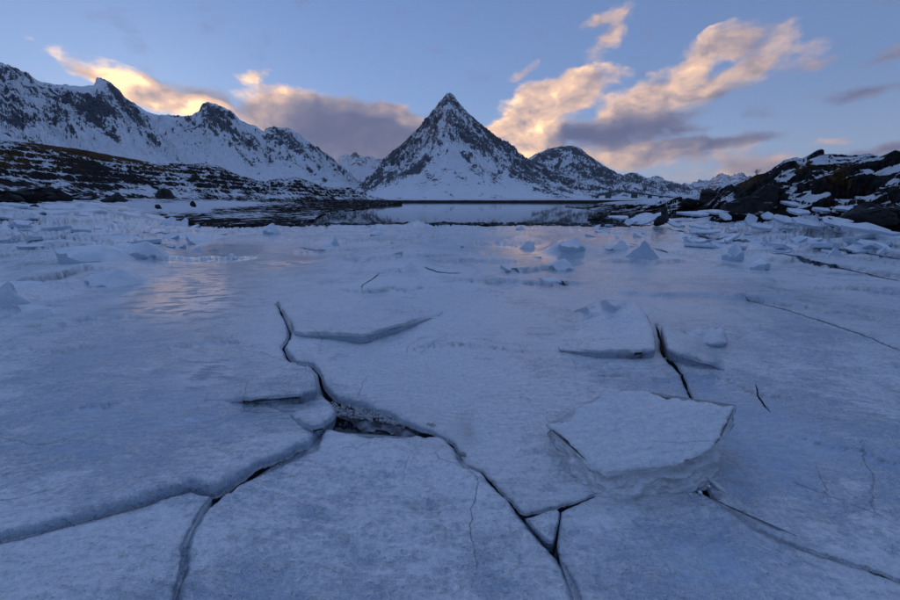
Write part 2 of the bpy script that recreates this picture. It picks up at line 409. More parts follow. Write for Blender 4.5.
def make_water():
    m, N, b = new_mat('fjord_water')
    pos = N.add('ShaderNodeNewGeometry').outputs['Position']
    b.inputs['Base Color'].default_value = (0.012, 0.018, 0.028, 1); b.inputs['Roughness'].default_value = 0.035
    b.inputs['IOR'].default_value = 1.333
    n = N.noise(N.mapping(pos, scale=(1, 0.35, 1)), 0.9, 3, 0.5)
    N.link(bump(N, n, 0.05, 0.05), b.inputs['Normal'])
    return m
WATER = make_water()
def plain(name, col, rough=0.7):
    m, N, b = new_mat(name)
    pos = N.add('ShaderNodeNewGeometry').outputs['Position']
    n = N.noise(pos, 0.8, 5, 0.6)
    N.link(N.mix(n, tuple(c * 0.7 for c in col), tuple(c * 1.3 for c in col)), b.inputs['Base Color']); b.inputs['Roughness'].default_value = rough
    return m
CONC = plain('bridge_concrete', (0.085, 0.09, 0.10)); STEEL = plain('railing_steel', (0.12, 0.12, 0.13)); TWIG = plain('bare_twig', (0.05, 0.035, 0.03))

# ------------------------------------------------------------------ sea, lake bed, far shore
def disc(name, z, rad, mat, n=96):
    V = [(0, 0, z)] + [(rad * math.cos(2 * math.pi * i / n), rad * math.sin(2 * math.pi * i / n), z) for i in range(n)]
    F = [(0, i + 1, (i + 1) % n + 1) for i in range(n)]
    me = bpy.data.meshes.new(name); me.from_pydata(V, [], F); me.update()
    return tag(obj(name, me, mat=mat), kind='structure')
WZ = -0.07
disc('fjord_water', WZ, 14000, WATER)
disc('sea_bed', -4.0, 14000, UNDER)

def polar(name, us, rfun, zfun, nR, mat, afun=None, kind='structure', jag=None):
    """land in azimuth / distance rows. us: photograph columns; rfun(u)->(n,) arrays start..end at param t"""
    az = np.array([az_of(u) for u in us]); t = np.linspace(0, 1, nR)
    U, T = np.meshgrid(us, t, indexing='ij'); A = np.repeat(az[:, None], nR, 1)
    Rr = rfun(U, T)
    X, Y = Rr * np.sin(A), Rr * np.cos(A)
    Z = zfun(U, T, Rr, X, Y)
    attrs = afun(U, T, Rr, X, Y, Z) if afun else None
    if attrs: attrs = {k: np.broadcast_to(v, Z.shape).ravel() for k, v in attrs.items()}
    V = np.stack([X.ravel(), Y.ravel(), Z.ravel()], 1)
    o = obj(name, mesh_np(name, V, [gridfaces(len(us), nR)[:, ::-1]], True, attrs), mat=mat)
    if kind: o['kind'] = kind
    return o
def silh(us, pts):
    """silhouette points (u,v) -> tan(elevation) per column (column measured on the horizon)"""
    a, e_ = zip(*[azel(u, v) for u, v in pts])
    o_ = np.argsort(a); a = np.array(a)[o_]; e_ = np.array(e_)[o_]
    return np.interp([az_of(u) for u in us], a, e_)

def mountain(name, u0, u1, nU, nT, sil, Dr, Db, z0, amp, gull, paint, mat, label, prof=1.25, jag=2.0, rockbase=0.3, peak=None, shear=0.0, wl=120.0, seed=1, brown=None, back=0.5, pk=1.0, strata=None):
    us = np.linspace(u0, u1, nU); te = silh(us, sil)
    dr = np.interp(us, *zip(*Dr)); db = np.interp(us, *zip(*Db))
    TB = 1.0 / (1.0 + back)
    zr = CZ + te * dr
    zr = np.maximum(zr, z0 + 1)
    def rfun(U, T):
        return db[:, None] + (dr - db)[:, None] * (T / TB)
    def zfun(U, T, Rr, X, Y):
        tt = T / TB
        f = np.clip(tt, 0, 1) ** prof; bk = np.clip((tt - 1) / back, 0, 1)
        f = np.where(tt > 1, 1 - bk ** 0.8, f)
        Z = z0 + (zr[:, None] - z0) * f
        # gullies that run down the fall line
        if peak:
            pa = az_of(peak[0]); px_, py_ = peak[1] * math.sin(pa), peak[1] * math.cos(pa)
            ph = np.arctan2(X - px_, -(Y - py_)); rho = np.hypot(X - px_, Y - py_)
            gx, gy = ph * gull, rho / wl * 0.35
        else:
            gx = (X + shear * Y) / wl; gy = Y / wl * 0.3
        wx = fbm(X / wl, Y / wl, 3, seed + 50) - 0.5
        g1 = fbm(gx + wx, gy + wx * 0.5, 6, seed, 0.55, ridged=True) - 0.5
        g2 = fbm(X / wl * 2.3, Y / wl * 2.3, 6, seed + 7, 0.6) - 0.5
        g3 = fbm(X / wl * 9, Y / wl * 9, 4, seed + 27, 0.65, ridged=True) - 0.5
        w = np.clip(np.minimum(tt * 2.2, 1), 0, 1) * np.where(tt < 1, np.clip((1 - tt) * 5, 0.0, 1) * 0.85 + 0.15, 0.15)
        Z = Z + amp * w * (g1 * 1.1 + g2 * 0.8 + g3 * 0.35)
        rj = fbm(us * 0.35, us * 0 + seed, 4, seed + 3, 0.6, ridged=True) - 0.55
        Z = Z + (np.exp(-((tt - 1) / 0.05) ** 2) * (rj * jag)[:, None])
        zfun.g = g1; zfun.g2 = g2; zfun.g3 = g3
        return Z
    def afun(U, T, Rr, X, Y, Z):
        tt = T / TB
        dzr = np.gradient(Z, axis=1) / np.maximum(np.gradient(Rr, axis=1), 0.01)
        dzx = np.gradient(Z, axis=0) / (Rr * np.gradient(np.array([az_of(u) for u in us]))[:, None])
        sl = np.hypot(dzr, dzx); sl = sl / (np.percentile(sl, 90) + 1e-6)
        d = (Z - CZ) / Rr; pu, pv = proj(X, Y, Z)
        rk = rockbase + 0.35 * (sl - 0.55) + 0.85 * zfun.g - 0.55 * zfun.g2 * 0 + 0.14 * np.clip(tt - 0.3, -0.3, 1)
        rk = rk + 0.6 * zfun.g3 + 0.45 * (fbm(X / wl * 1.4 + 9, Y / wl * 1.4, 5, seed + 77) - 0.5) + 0.75 * (fbm(X / wl * 5 + 9, Y / wl * 2.6, 5, seed + 78, 0.6) - 0.5)
        for (cu, cv, ru, rv, ro, am) in paint: rk = rk + am * pk * gpx(pu, pv, cu, cv, ru, rv, ro)
        if strata:
            ca, sa = math.cos(R(strata[0])), math.sin(R(strata[0])); al, pe = X * ca + Z * sa, -X * sa + Z * ca
            rk = rk + strata[1] * (fbm(al / (strata[2] * 7) + 3, pe / strata[2], 5, seed + 90, 0.6) - 0.5)
        bw = np.zeros_like(rk)
        for (cu, cv, ru, rv, ro, am) in (brown or []): bw = bw + am * gpx(pu, pv, cu, cv, ru, rv, ro)
        return {'rock': rk, 'brown': np.clip(bw, 0, 1)}
    o = polar(name, us, rfun, zfun, nT, mat, afun)
    o['label'] = label
    return o

SIL_P = [(340, 198), (355, 193), (365, 186), (375, 175), (383, 163), (388, 158), (396, 151), (405, 142), (412, 135), (420, 127), (425, 121), (431, 113), (436, 107), (440, 102), (444, 97), (447, 93.5), (450, 93), (454, 96), (459, 103), (464, 109), (472, 116), (484, 127), (497, 138), (510, 148), (523, 157), (536, 165), (548, 173), (560, 180), (575, 187), (590, 192), (620, 197), (640, 199)]
mountain('pyramid_mountain', 330, 650, 620, 330, SIL_P, [(330, 2100), (448, 1750), (560, 2100), (650, 2200)], [(330, 760), (448, 640), (650, 900)], 4, 55, 7.0,
         [(450, 132, 26, 30, 0, -0.45), (450, 178, 60, 14, 0, 0.6), (452, 125, 16, 14, -50, 0.45), (468, 135, 14, 12, -40, 0.4), (430, 150, 22, 16, 40, 0.28), (405, 165, 14, 16, 50, 0.20), (378, 178, 10, 14, 50, 0.35),
          (540, 178, 40, 7, -32, 0.5), (500, 150, 18, 6, -38, 0.25), (470, 112, 12, 4, -45, -0.6), (480, 152, 22, 6, -8, -0.55), (475, 172, 24, 8, -10, 0.12), (405, 182, 22, 6, 25, -0.3),
          (470, 190, 50, 4, 0, -0.4), (448, 97, 5, 6, 0, 0.5), (390, 192, 40, 4, 0, -0.35), (450, 168, 9, 10, 50, 0.3)],
         MTN, 'steep snowy pyramid mountain', prof=1.06, jag=5, rockbase=0.20, pk=0.34, strata=(-38, 0.5, 26), peak=(449, 1760), wl=110, seed=3, brown=[(425, 184, 9, 3, 55, 0.3)])
SIL_L = [(-420, -20), (-300, 20), (-150, 46), (-60, 58), (0, 65), (10, 68), (27, 73), (40, 83), (52, 85), (62, 86), (72, 85), (85, 86), (94, 85), (97, 78.5), (102, 79), (111, 83), (117, 88), (125, 98), (135, 104), (145, 112), (152, 113), (162, 115), (172, 116), (182, 117), (192, 115), (200, 110), (203, 104), (208, 102.5), (220, 105), (232, 112), (240, 120), (250, 124), (257, 126), (264, 132), (266, 129), (275, 127.5), (288, 128.5), (298, 134), (308, 141), (320, 150), (333, 160), (345, 171), (356, 182), (370, 192), (390, 199)]
mountain('mountain_range', -420, 392, 1150, 330, SIL_L, [(-420, 700), (0, 1100), (100, 1250), (200, 1400), (265, 1650), (392, 2100)], [(-420, 250), (0, 420), (392, 900)], 4, 50, 6.0,
         [(25, 125, 42, 17, -12, 0.42), (10, 105, 16, 14, -40, 0.30), (60, 108, 22, 8, -35, 0.22), (105, 105, 20, 9, -38, 0.38), (118, 92, 16, 7, -45, 0.35), (110, 134, 26, 6, -38, 0.62), (92, 122, 8, 6, -40, 0.3),
          (140, 122, 24, 6, -38, 0.25), (130, 150, 60, 8, -33, -0.25), (215, 117, 16, 9, -40, 0.38), (238, 137, 12, 8, -40, 0.2), (275, 140, 18, 7, -30, 0.2), (310, 160, 28, 4, -42, 0.2),
          (165, 130, 30, 9, -30, -0.35), (60, 140, 40, 7, -12, -0.35), (200, 140, 30, 10, -38, -0.2), (245, 165, 50, 7, -38, 0.06), (80, 95, 12, 5, -20, -0.2)],
         MTN, 'long snowy mountain range with rocky knobs', prof=1.15, jag=3, rockbase=0.09, strata=(-33, 0.75, 22), shear=1.4, wl=90, seed=21)
SIL_R = [(480, 199), (500, 180), (515, 170), (528, 159), (538, 153), (548, 148.5), (560, 147), (572, 146.5), (582, 150), (590, 156), (600, 163), (610, 170), (622, 176), (630, 176), (636, 175), (645, 178), (658, 184), (672, 189), (690, 195), (720, 199)]
mountain('rounded_mountain', 480, 720, 420, 240, SIL_R, [(480, 3000), (570, 2700), (720, 2800)], [(480, 1500), (720, 1400)], 2, 70, 6.0,
         [(580, 155, 20, 8, -40, 0.2), (600, 172, 30, 8, -30, 0.22), (545, 155, 20, 6, 20, 0.1), (650, 186, 30, 4, -15, 0.1), (620, 190, 40, 4, 0, 0.1)],
         MTN, 'rounded snowy mountain right of the pyramid peak', prof=1.1, jag=5, rockbase=0.17, pk=0.45, strata=(-35, 0.6, 40), shear=-1.0, wl=150, seed=41)
SIL_V = [(325, 198), (335, 166), (340, 156), (346, 153), (350, 155.5), (354, 152.5), (356, 152), (359, 155), (364, 157), (367, 155), (371, 156), (376, 158), (385, 160), (400, 168), (420, 190)]
mountain('distant_peak', 325, 425, 160, 120, SIL_V, [(325, 4800), (425, 4800)], [(325, 3000), (425, 3000)], 0, 60, 6.0,
         [(355, 154, 5, 4, 0, 0.5), (352, 172, 22, 10, 0, -0.2)], FARM, 'distant snowy peak in the gap between the mountains', prof=1.0, jag=25, rockbase=0.20, wl=260, seed=61)
SIL_F = [(630, 188), (645, 180), (655, 176), (662, 178), (670, 182), (680, 185), (690, 184), (700, 180), (706, 181), (713, 178), (722, 174), (730, 176), (738, 173), (745, 175), (760, 180), (800, 186), (900, 186), (1000, 183), (1200, 186)]
mountain('far_jagged_peaks', 630, 1200, 520, 90, SIL_F, [(630, 6500), (1200, 6500)], [(630, 4600), (1200, 4600)], 0, 90, 6.0,
         [], FARM, 'far jagged snowy peaks above the shore', prof=1.0, jag=75, rockbase=0.16, wl=330, seed=81)

# far shore strip: black tide line, snowy flats above
def far_r(U, T): return np.interp(U, [200, 450, 560, 800, 1300], [430, 470, 420, 380, 380]) * (1 + 2.0 * T ** 1.3)
def far_z(U, T, Rr, X, Y):
    e0 = np.interp(U, [200, 450, 560, 800, 1300], [430, 470, 420, 380, 380])
    d = Rr - e0 * (1.02 + 0.05 * (fbm(X / 60, Y / 60, 3, 5) - 0.5))
    Z = -0.6 + 0.9 * sst(d, -6, 4) + 2.6 * sst(d, 0, 60) + 3.0 * sst(d, 40, 300) + 1.6 * (fbm(X / 18, Y / 18, 5, 9) - 0.5) * sst(d, 0, 60)
    return Z
def far_a(U, T, Rr, X, Y, Z):
    return {'snow': sst(Z, 1.7, 2.9) * 1.3 - 0.35, 'brown': 0.2 + 0 * Z, 'wet': 1 - sst(Z, 1.6, 2.8)}
polar('far_shore', np.linspace(150, 1300, 700), far_r, far_z, 90, LAND_F, far_a)

bm = bmesh.new(); bmesh.ops.create_cube(bm, size=1.0)
for q in bm.verts: q.co = Vector((q.co.x * 15000, q.co.y * 15000 + 1000, -5.5 + (q.co.z + 0.5) * 2000))
me = bpy.data.meshes.new('haze'); bm.to_mesh(me); bm.free()
hm = bpy.data.materials.new('thin_haze'); hm.use_nodes = True; hn = hm.node_tree; hn.nodes.clear()
ho = hn.nodes.new('ShaderNodeOutputMaterial'); hv = hn.nodes.new('ShaderNodeVolumePrincipled')
hv.inputs['Color'].default_value = (0.92, 0.90, 0.95, 1); hv.inputs['Density'].default_value = 0.000025; hv.inputs['Anisotropy'].default_value = 0.35
hn.links.new(hv.outputs[0], ho.inputs['Volume'])
tag(obj('haze', me, mat=hm), kind='stuff')

# ------------------------------------------------------------------ left land (hill + tidal beach)
SIL_H = [(-500, 105), (-300, 118), (-150, 130), (0, 142), (25, 143.5), (50, 147), (75, 150), (100, 154), (115, 157), (130, 160), (150, 163), (165, 165), (180, 165), (200, 164.5), (215, 166), (225, 170), (240, 176), (255, 181), (265, 182), (275, 179), (285, 177), (296, 177.5), (306, 181), (318, 185), (330, 188), (342, 188.5), (352, 190), (362, 193), (375, 197), (390, 201), (400, 203.5)]
hu = np.linspace(-500, 402, 1150)
h_te = silh(hu, SIL_H)
H_DR = lambda U: np.interp(U, [-500, 0, 200, 300, 402], [70, 105, 140, 175, 250])
H_RB = lambda U: np.interp(U, [-500, 0, 200, 300, 380, 402], [45, 62, 95, 130, 205, 240])
H_RE = lambda U: np.interp(U, [-500, 60, 150, 205, 300, 312, 322, 364, 385, 395, 402], [44, 50, 40, 28.2, 28.5, 33, 48, 78, 130, 200, 250])
def hill_r(U, T):
    return 24 + (H_DR(U) * 1.5 - 24) * (0.25 * T + 0.75 * T ** 1.5)
def hill_z(U, T, Rr, X, Y):
    dr, rb, re_ = H_DR(U), H_RB(U), H_RE(U)
    zr = CZ + h_te[:, None] * dr
    nz = fbm(X / 6, Y / 6, 6, 101, 0.55)
    tide = np.minimum(np.maximum(re_, rb - 70), rb - 6)
    Z = -0.45 + 0.5 * sst(Rr, re_ * (0.97 + 0.04 * nz), re_ * (1.03 + 0.04 * nz)) + (1.95 - 0.1) * np.clip((Rr - tide) / (rb - tide), 0, 1) ** 1.3
    tt = (Rr - rb) / (dr - rb)
    up = np.clip(tt, 0, 1) ** 0.9
    bk = sst(Rr, dr, dr * 1.5)
    Z = Z + np.maximum(zr - 1.6, 0) * up * (1 - bk)
    lump = fbm(X / 9 + 3, Y / 9, 6, 111, 0.6, ridged=True) - 0.5
    lump2 = fbm(X / 2.2, Y / 4.5, 5, 117, 0.6) - 0.5
    w = np.clip(tt * 4, 0, 1) * (0.12 + 0.88 * np.clip((1 - tt) * 4, 0, 1)) * (tt < 1) + 0.1 * (tt >= 1)
    Z = Z + w * (2.3 * lump + 1.5 * lump2) * np.clip(dr / 130, 0.6, 1.5) * np.clip((zr - 1) / 6, 0.15, 1)
    # ledges
    Z = Z + 0.22 * (fbm(X / 1.8, Y / 1.8, 4, 121) - 0.5) * sst(Rr, 30, 60)
    Z = np.where(tt > 0.0, Z + 0.18 * np.sin(Z * 5.2) * w, Z)
    Z = Z + np.where(tt <= 0, 0.16 * (fbm(X / 1.1, Y / 3, 4, 131) - 0.5), 0)
    return Z
def hill_a(U, T, Rr, X, Y, Z):
    pu, pv = proj(X, Y, Z)
    wet = 1 - sst(Z, 1.7, 2.5)
    sn = 0.49 + 0.75 * (fbm(X / 3.4, Y / 3.4, 5, 141, 0.6) - 0.5)
    dz = np.gradient(Z, axis=1) / np.gradient(Rr, axis=1)
    sn = sn - 0.22 * (dz - 0.12)
    br = 0.30 + 0 * Z
    for (cu, cv, ru, rv, ro, am) in [(60, 149, 60, 4, -7, 0.4), (110, 157, 50, 4, -10, 0.45), (160, 168, 40, 5, -14, 0.4), (10, 160, 40, 12, 0, 0.3), (70, 165, 50, 12, 0, 0.15)]:
        br = br + am * gpx(pu, pv, cu, cv, ru, rv, ro)
    for (cu, cv, ru, rv, ro, am) in [(60, 149, 60, 3.5, -7, -0.25), (110, 157, 45, 3.5, -10, -0.28), (90, 170, 24, 9, -25, -0.35), (135, 178, 18, 6, -10, -0.3), (70, 165, 30, 6, 0, -0.1), (170, 176, 30, 5, 0, 0.15), (140, 192, 30, 4, 0, 0.15), (45, 172, 20, 4, 0, 0.15)]:
        sn = sn + am * gpx(pu, pv, cu, cv, ru, rv, ro)
    sn = sn * (1 - wet) + wet * (0.15 + 0.60 * (fbm(X / 1.2, Y / 4, 5, 151, 0.6) - 0.5) + 0.55 * gpx(pu, pv, 225, 203.5, 60, 3.2, 0) + 0.7 * gpx(pu, pv, 120, 206, 80, 7, 0) + 0.25 * gpx(pu, pv, 240, 216, 70, 5, 0) + 0.22 * gpx(pu, pv, 340, 216, 40, 5, 0) + 0.24 * gpx(pu, pv, 160, 208, 70, 3, 0))
    return {'snow': sn, 'brown': br, 'wet': wet}
polar('left_hill', hu, hill_r, hill_z, 420, LAND_L, hill_a)

# ------------------------------------------------------------------ right land (rock outcrop)
SIL_O = [(570, 208), (600, 203), (620, 201), (650, 200), (675, 198), (690, 197), (700, 194), (712, 192), (722, 186), (735, 184), (745, 180), (757, 176), (765, 174), (770, 172.5), (784, 163), (796, 160), (802, 162), (813, 156), (821, 154), (832, 154.5), (845, 155.6), (857, 155.6), (868, 154), (880, 156), (890, 153), (900, 153), (960, 150), (1100, 140), (1400, 120)]
ou = np.linspace(566, 1400, 900); o_te = silh(ou, SIL_O)
O_DR = lambda U: np.interp(U, [566, 640, 690, 720, 760, 820, 900, 1400], [120, 110, 90, 50, 44, 46, 44, 26])
O_RE = lambda U: np.interp(U, [566, 600, 640, 680, 720, 760, 820, 900, 1400], [110, 75, 42, 32, 27, 24, 22, 20, 12])
def oc_r(U, T): return O_RE(U) * 0.85 + (O_DR(U) * 1.5 - O_RE(U) * 0.85) * T ** 1.15
def oc_z(U, T, Rr, X, Y):
    dr, re_ = O_DR(U), O_RE(U)
    zr = CZ + o_te[:, None] * dr
    tt = (Rr - re_) / (dr - re_)
    big = (zr > 2.2)
    up = sst(tt, 0.0, 1.02) ** 0.9
    bk = sst(Rr, dr, dr * 1.5)
    Z = -0.45 + 0.5 * sst(tt, -0.1, 0.06) + np.maximum(zr - 0.1, 0) * up * (1 - bk)
    f1, f2, idh, dx, dy = cells(X / 2.6 + 0.6 * fbm(X / 2, Y / 2, 3, 3), Y / 2.6, 201)
    g1, g2, idg, ex, ey = cells(X / 1.1, Y / 1.3, 211)
    w = np.clip(tt * 3, 0, 1) * (0.03 + 0.80 * np.clip((1 - tt) * 2.6, 0, 1)) * (tt < 1) + 0.03 * (tt >= 1)
    w = w * np.clip((zr - 0.6) / 4, 0.10, 1)
    Z = Z + w * (1.9 * (idh - 0.5) + 1.3 * dx * (idh * 2 - 1) - 1.1 * dy * idh + 0.55 * (idg - 0.5) + 1.1 * (fbm(X / 3, Y / 3, 5, 221, 0.6, ridged=True) - 0.5))
    Z = Z - w * 0.5 * np.exp(-((f2 - f1) / 0.06) ** 2)
    Z = Z + 0.10 * (fbm(X * 1.5, Y * 1.5, 4, 231) - 0.5)
    return Z
def oc_a(U, T, Rr, X, Y, Z):
    pu, pv = proj(X, Y, Z)
    wet = 1 - sst(Z, 0.75, 1.25)
    dz = np.gradient(Z, axis=1) / np.gradient(Rr, axis=1)
    dx_ = np.gradient(Z, axis=0) / (Rr * np.gradient(np.array([az_of(u) for u in ou]))[:, None])
    sl = np.hypot(dz, dx_)
    sn = 0.62 - 0.16 * (sl - 0.5) + 0.5 * (fbm(X / 3, Y / 3, 4, 241) - 0.5)
    for (cu, cv, ru, rv, ro, am) in [(783, 178, 12, 5, 15, 0.55), (820, 161, 12, 5, 0, 0.45), (870, 170, 16, 6, 15, 0.4), (890, 172, 14, 8, 20, 0.5), (885, 160, 15, 2.5, 0, 0.3), (825, 194, 20, 3, 0, 0.4), (722, 193, 8, 4, 30, 0.4),
                                     (840, 168, 24, 6, 0, -0.45), (760, 190, 22, 14, 0, -0.7), (800, 168, 18, 6, 10, -0.3), (822, 184, 14, 7, 0, -0.4), (770, 205, 22, 8, 0, -0.6), (745, 182, 12, 5, 30, -0.3), (880, 190, 24, 6, 0, -0.3), (885, 212, 25, 8, 0, -0.6)]:
        sn = sn + am * gpx(pu, pv, cu, cv, ru, rv, ro)
    br = 0.28 + 0.5 * (fbm(X / 4, Y / 4, 3, 251) - 0.5)
    for (cu, cv, ru, rv, ro, am) in [(805, 165, 18, 5, 20, 0.4), (842, 168, 24, 6, 0, 0.35), (860, 184, 18, 4, 0, 0.3), (752, 180, 14, 4, 20, 0.4), (840, 182, 20, 6, 0, 0.2)]:
        br = br + am * gpx(pu, pv, cu, cv, ru, rv, ro)
    sn = np.where(U < 700, sn + 0.12, sn)
    return {'snow': sn - wet * 0.45, 'brown': br, 'wet': wet * 0.9}
polar('rocky_outcrop', ou, oc_r, oc_z, 420, LAND_R, oc_a)

# ------------------------------------------------------------------ ice surface
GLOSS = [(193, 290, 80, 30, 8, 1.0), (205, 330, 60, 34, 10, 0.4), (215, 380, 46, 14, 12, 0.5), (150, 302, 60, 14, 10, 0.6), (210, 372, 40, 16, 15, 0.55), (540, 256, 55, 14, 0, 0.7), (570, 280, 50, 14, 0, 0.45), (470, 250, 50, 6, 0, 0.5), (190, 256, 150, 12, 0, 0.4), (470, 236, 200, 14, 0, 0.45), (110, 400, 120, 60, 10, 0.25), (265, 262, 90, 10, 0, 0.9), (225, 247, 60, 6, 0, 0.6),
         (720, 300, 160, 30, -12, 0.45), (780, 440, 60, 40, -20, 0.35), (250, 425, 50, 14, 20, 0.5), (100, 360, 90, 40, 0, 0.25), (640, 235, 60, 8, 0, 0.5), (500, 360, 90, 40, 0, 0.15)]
MOUNDS = [  # u, v, ru, rv, rot, height m (on the ice surface)
    (120, 272, 44, 8, 4, 0.20), (150, 254, 26, 7, 0, 0.22), (105, 222, 30, 3, 0, 0.25), (410, 268, 30, 7, 0, 0.16), (350, 262, 60, 5, 0, 0.05), (60, 288, 60, 4, 12, 0.10),
    (600, 308, 50, 8, 0, 0.05), (470, 312, 120, 10, 0, 0.02), (640, 254, 40, 4, 0, 0.15), (575, 253, 22, 4, 0, 0.25), (380, 230, 14, 2.4, 0, 0.3), (418, 225, 10, 2, 0, 0.35), (275, 232, 14, 3, 0, 0.3),
    (520, 241, 22, 3, 0, 0.2), (560, 252, 16, 4, 0, 0.2), (330, 242, 16, 3, 0, 0.15), (480, 440, 70, 30, -20, -0.045), (520, 380, 140, 40, -10, -0.02), (560, 470, 50, 25, 20, -0.02),
    (395, 412, 40, 7, -22, 0.028), (330, 400, 18, 16, 0, 0.02), (250, 455, 60, 14, 28, 0.022), (120, 500, 90, 12, 18, 0.018), (770, 330, 90, 14, -10, 0.03), (700, 360, 30, 10, -20, 0.02),
    (455, 450, 10, 22, 0, 0.0), (800, 250, 90, 5, -4, 0.08), (740, 500, 30, 20, 0, -0.03)]
ICE_EDGE = lambda U: np.interp(U, [-900, 100, 160, 200, 300, 420, 560, 620, 650, 690, 760, 900, 1800], [44, 50, 40, 28.5, 27.0, 26.0, 27, 29, 44, 46, 38, 34, 22])
def shared(X, Y, calm=1.0, small=1.0):
    rr_ = np.hypot(X, Y); small = small * (1 - sst(rr_, 4.0, 10.0))
    return 0.05 * (fbm(X / 3.1, Y / 3.1, 4, 301) - 0.5) * calm + calm * (0.050 * (fbm(X / 0.8, Y / 0.8, 4, 311) - 0.5) * (1 - 0.7 * sst(rr_, 12, 28)) + small * 0.022 * (fbm(X / 0.16, Y / 0.16, 5, 321, 0.6) - 0.5))
def ice_h(X, Y, u=None, v=None):
    r = np.hypot(X, Y)
    if u is None: u, v = proj(X, Y)
    fr = Y > 0.15
    uh = 450 + np.clip(np.tan(np.arctan2(X, np.maximum(Y, 1e-3))), -6, 6) * FOC * CT * 1.03   # column on the horizon
    calm = np.where(fr, 1 - 0.97 * gloss_of(u, v), 1.0)
    Z = shared(X, Y, calm, 0.45)
    # wind-laid snow ripples
    c, s = math.cos(R(-28)), math.sin(R(-28))
    a, b = X * c - Y * s, X * s + Y * c
    rp = fbm(a / 0.35, b / 0.08, 3, 331) - 0.5
    Z = Z + 0.022 * (1 - sst(r, 3.5, 7)) * calm * rp * sst(fbm(X / 1.3, Y / 1.3, 3, 341), 0.40, 0.62)
    # broken plates farther out
    wx = fbm(X / 2, Y / 2, 3, 351) - 0.5
    f1, f2, idh, dx, dy = cells((X + wx * 1.6) / 3.4, (Y + wx * 1.2) / 3.0, 361)
    far = sst(r, 4.5, 8.5)
    flat = sst(f2 - f1, 0.0, 0.15)
    pl = 0.10 * (idh - 0.3) + 0.12 * (dx * np.cos(idh * 40) + dy * np.sin(idh * 40)) * (idh > 0.35)
    Z = Z + far * pl * flat * calm
    f1, f2, idh, dx, dy = cells((X - wx) / 4.6, Y / 0.85, 371)
    far2 = sst(r, 13, 22)
    rough_side = 0.4 + 0.9 * sst(uh, 330, 120) + 1.2 * sst(uh, 640, 760)
    Z = Z + far2 * rough_side * sst(f2 - f1, 0.0, 0.09) * (0.09 * (idh - 0.45) + 0.11 * (dx * np.cos(idh * 50) + dy * np.sin(idh * 50)))
    # shore ramps
    Z = Z + 0.054 * np.clip(r - 24, 0, 60) * sst(uh, 260, 60)
    Z = Z + 0.060 * np.clip(r - 17, 0, 40) * sst(uh, 640, 820) * 1.0
    m = 0.0
    for (cu, cv, ru, rv, ro, am) in MOUNDS: m = m + am * gpx(u, v, cu, cv, ru, rv, ro)
    Z = Z + np.where(fr, m + ledges(u, v, r), 0)
    ed = ICE_EDGE(uh) + 1.6 * (fbm(X / 2.5, Y / 2.5, 4, 381) - 0.5) * 2
    Z = Z - 0.9 * sst(r, ed - 0.25, ed + 0.5) * 1.0 - 4 * sst(r, ed + 0.5, ed + 4)
    return Z
LEDGES = [  # polyline (u, v), height in px, depth behind in px
    ([(335, 292), (380, 293), (440, 291)], 1.6, 8), ([(0, 291), (60, 279), (110, 276)], 4.5, 9), ([(100, 266), (200, 262), (270, 258)], 2.2, 7), ([(325, 263), (390, 262), (460, 258)], 2.2, 6),
    ([(420, 264), (480, 262), (535, 263)], 2.0, 5), ([(500, 273), (515, 274), (560, 268)], 3.5, 6), ([(440, 284), (510, 283), (568, 287), (600, 284)], 2.6, 7), ([(20, 252), (70, 248), (125, 246)], 3.0, 5),
    ([(0, 268), (40, 266), (90, 256)], 2.4, 6), ([(130, 236), (200, 235), (262, 232)], 2.0, 4), ([(285, 253), (330, 254), (360, 250)], 2.2, 5), ([(340, 240), (400, 241), (450, 238)], 1.8, 4),
    ([(460, 244), (520, 246), (560, 242)], 1.8, 4), ([(590, 262), (640, 264), (700, 262)], 2.2, 6), ([(745, 256), (800, 262), (900, 276), (980, 284)], 2.4, 7), ([(700, 292), (780, 303), (900, 322)], 1.6, 9),
    ([(800, 285), (850, 290), (930, 294)], 2.2, 6), ([(150, 352), (200, 346), (255, 340)], 1.6, 8), ([(20, 330), (90, 322), (150, 318)], 1.8, 8),
    ([(0, 350), (60, 352), (110, 346)], 1.4, 8), ([(590, 372), (640, 375), (690, 386)], 2.0, 10), ([(400, 352), (470, 346), (540, 350)], 1.2, 14), ([(705, 372), (760, 392), (820, 402)], 1.6, 10),
    ([(770, 430), (840, 446), (930, 470)], 1.4, 14), ([(30, 420), (90, 410), (150, 400)], 1.8, 12), ([(690, 226), (740, 236), (800, 238), (880, 244)], 2.0, 3.5), ([(790, 250), (850, 256), (905, 258)], 2.0, 4),
    ([(180, 222), (240, 224), (300, 223)], 1.2, 3), ([(60, 222), (130, 221), (170, 224)], 1.6, 3), ([(0, 231), (60, 230), (110, 228)], 1.8, 3), ([(0, 240), (40, 242), (100, 238)], 2.2, 4)]
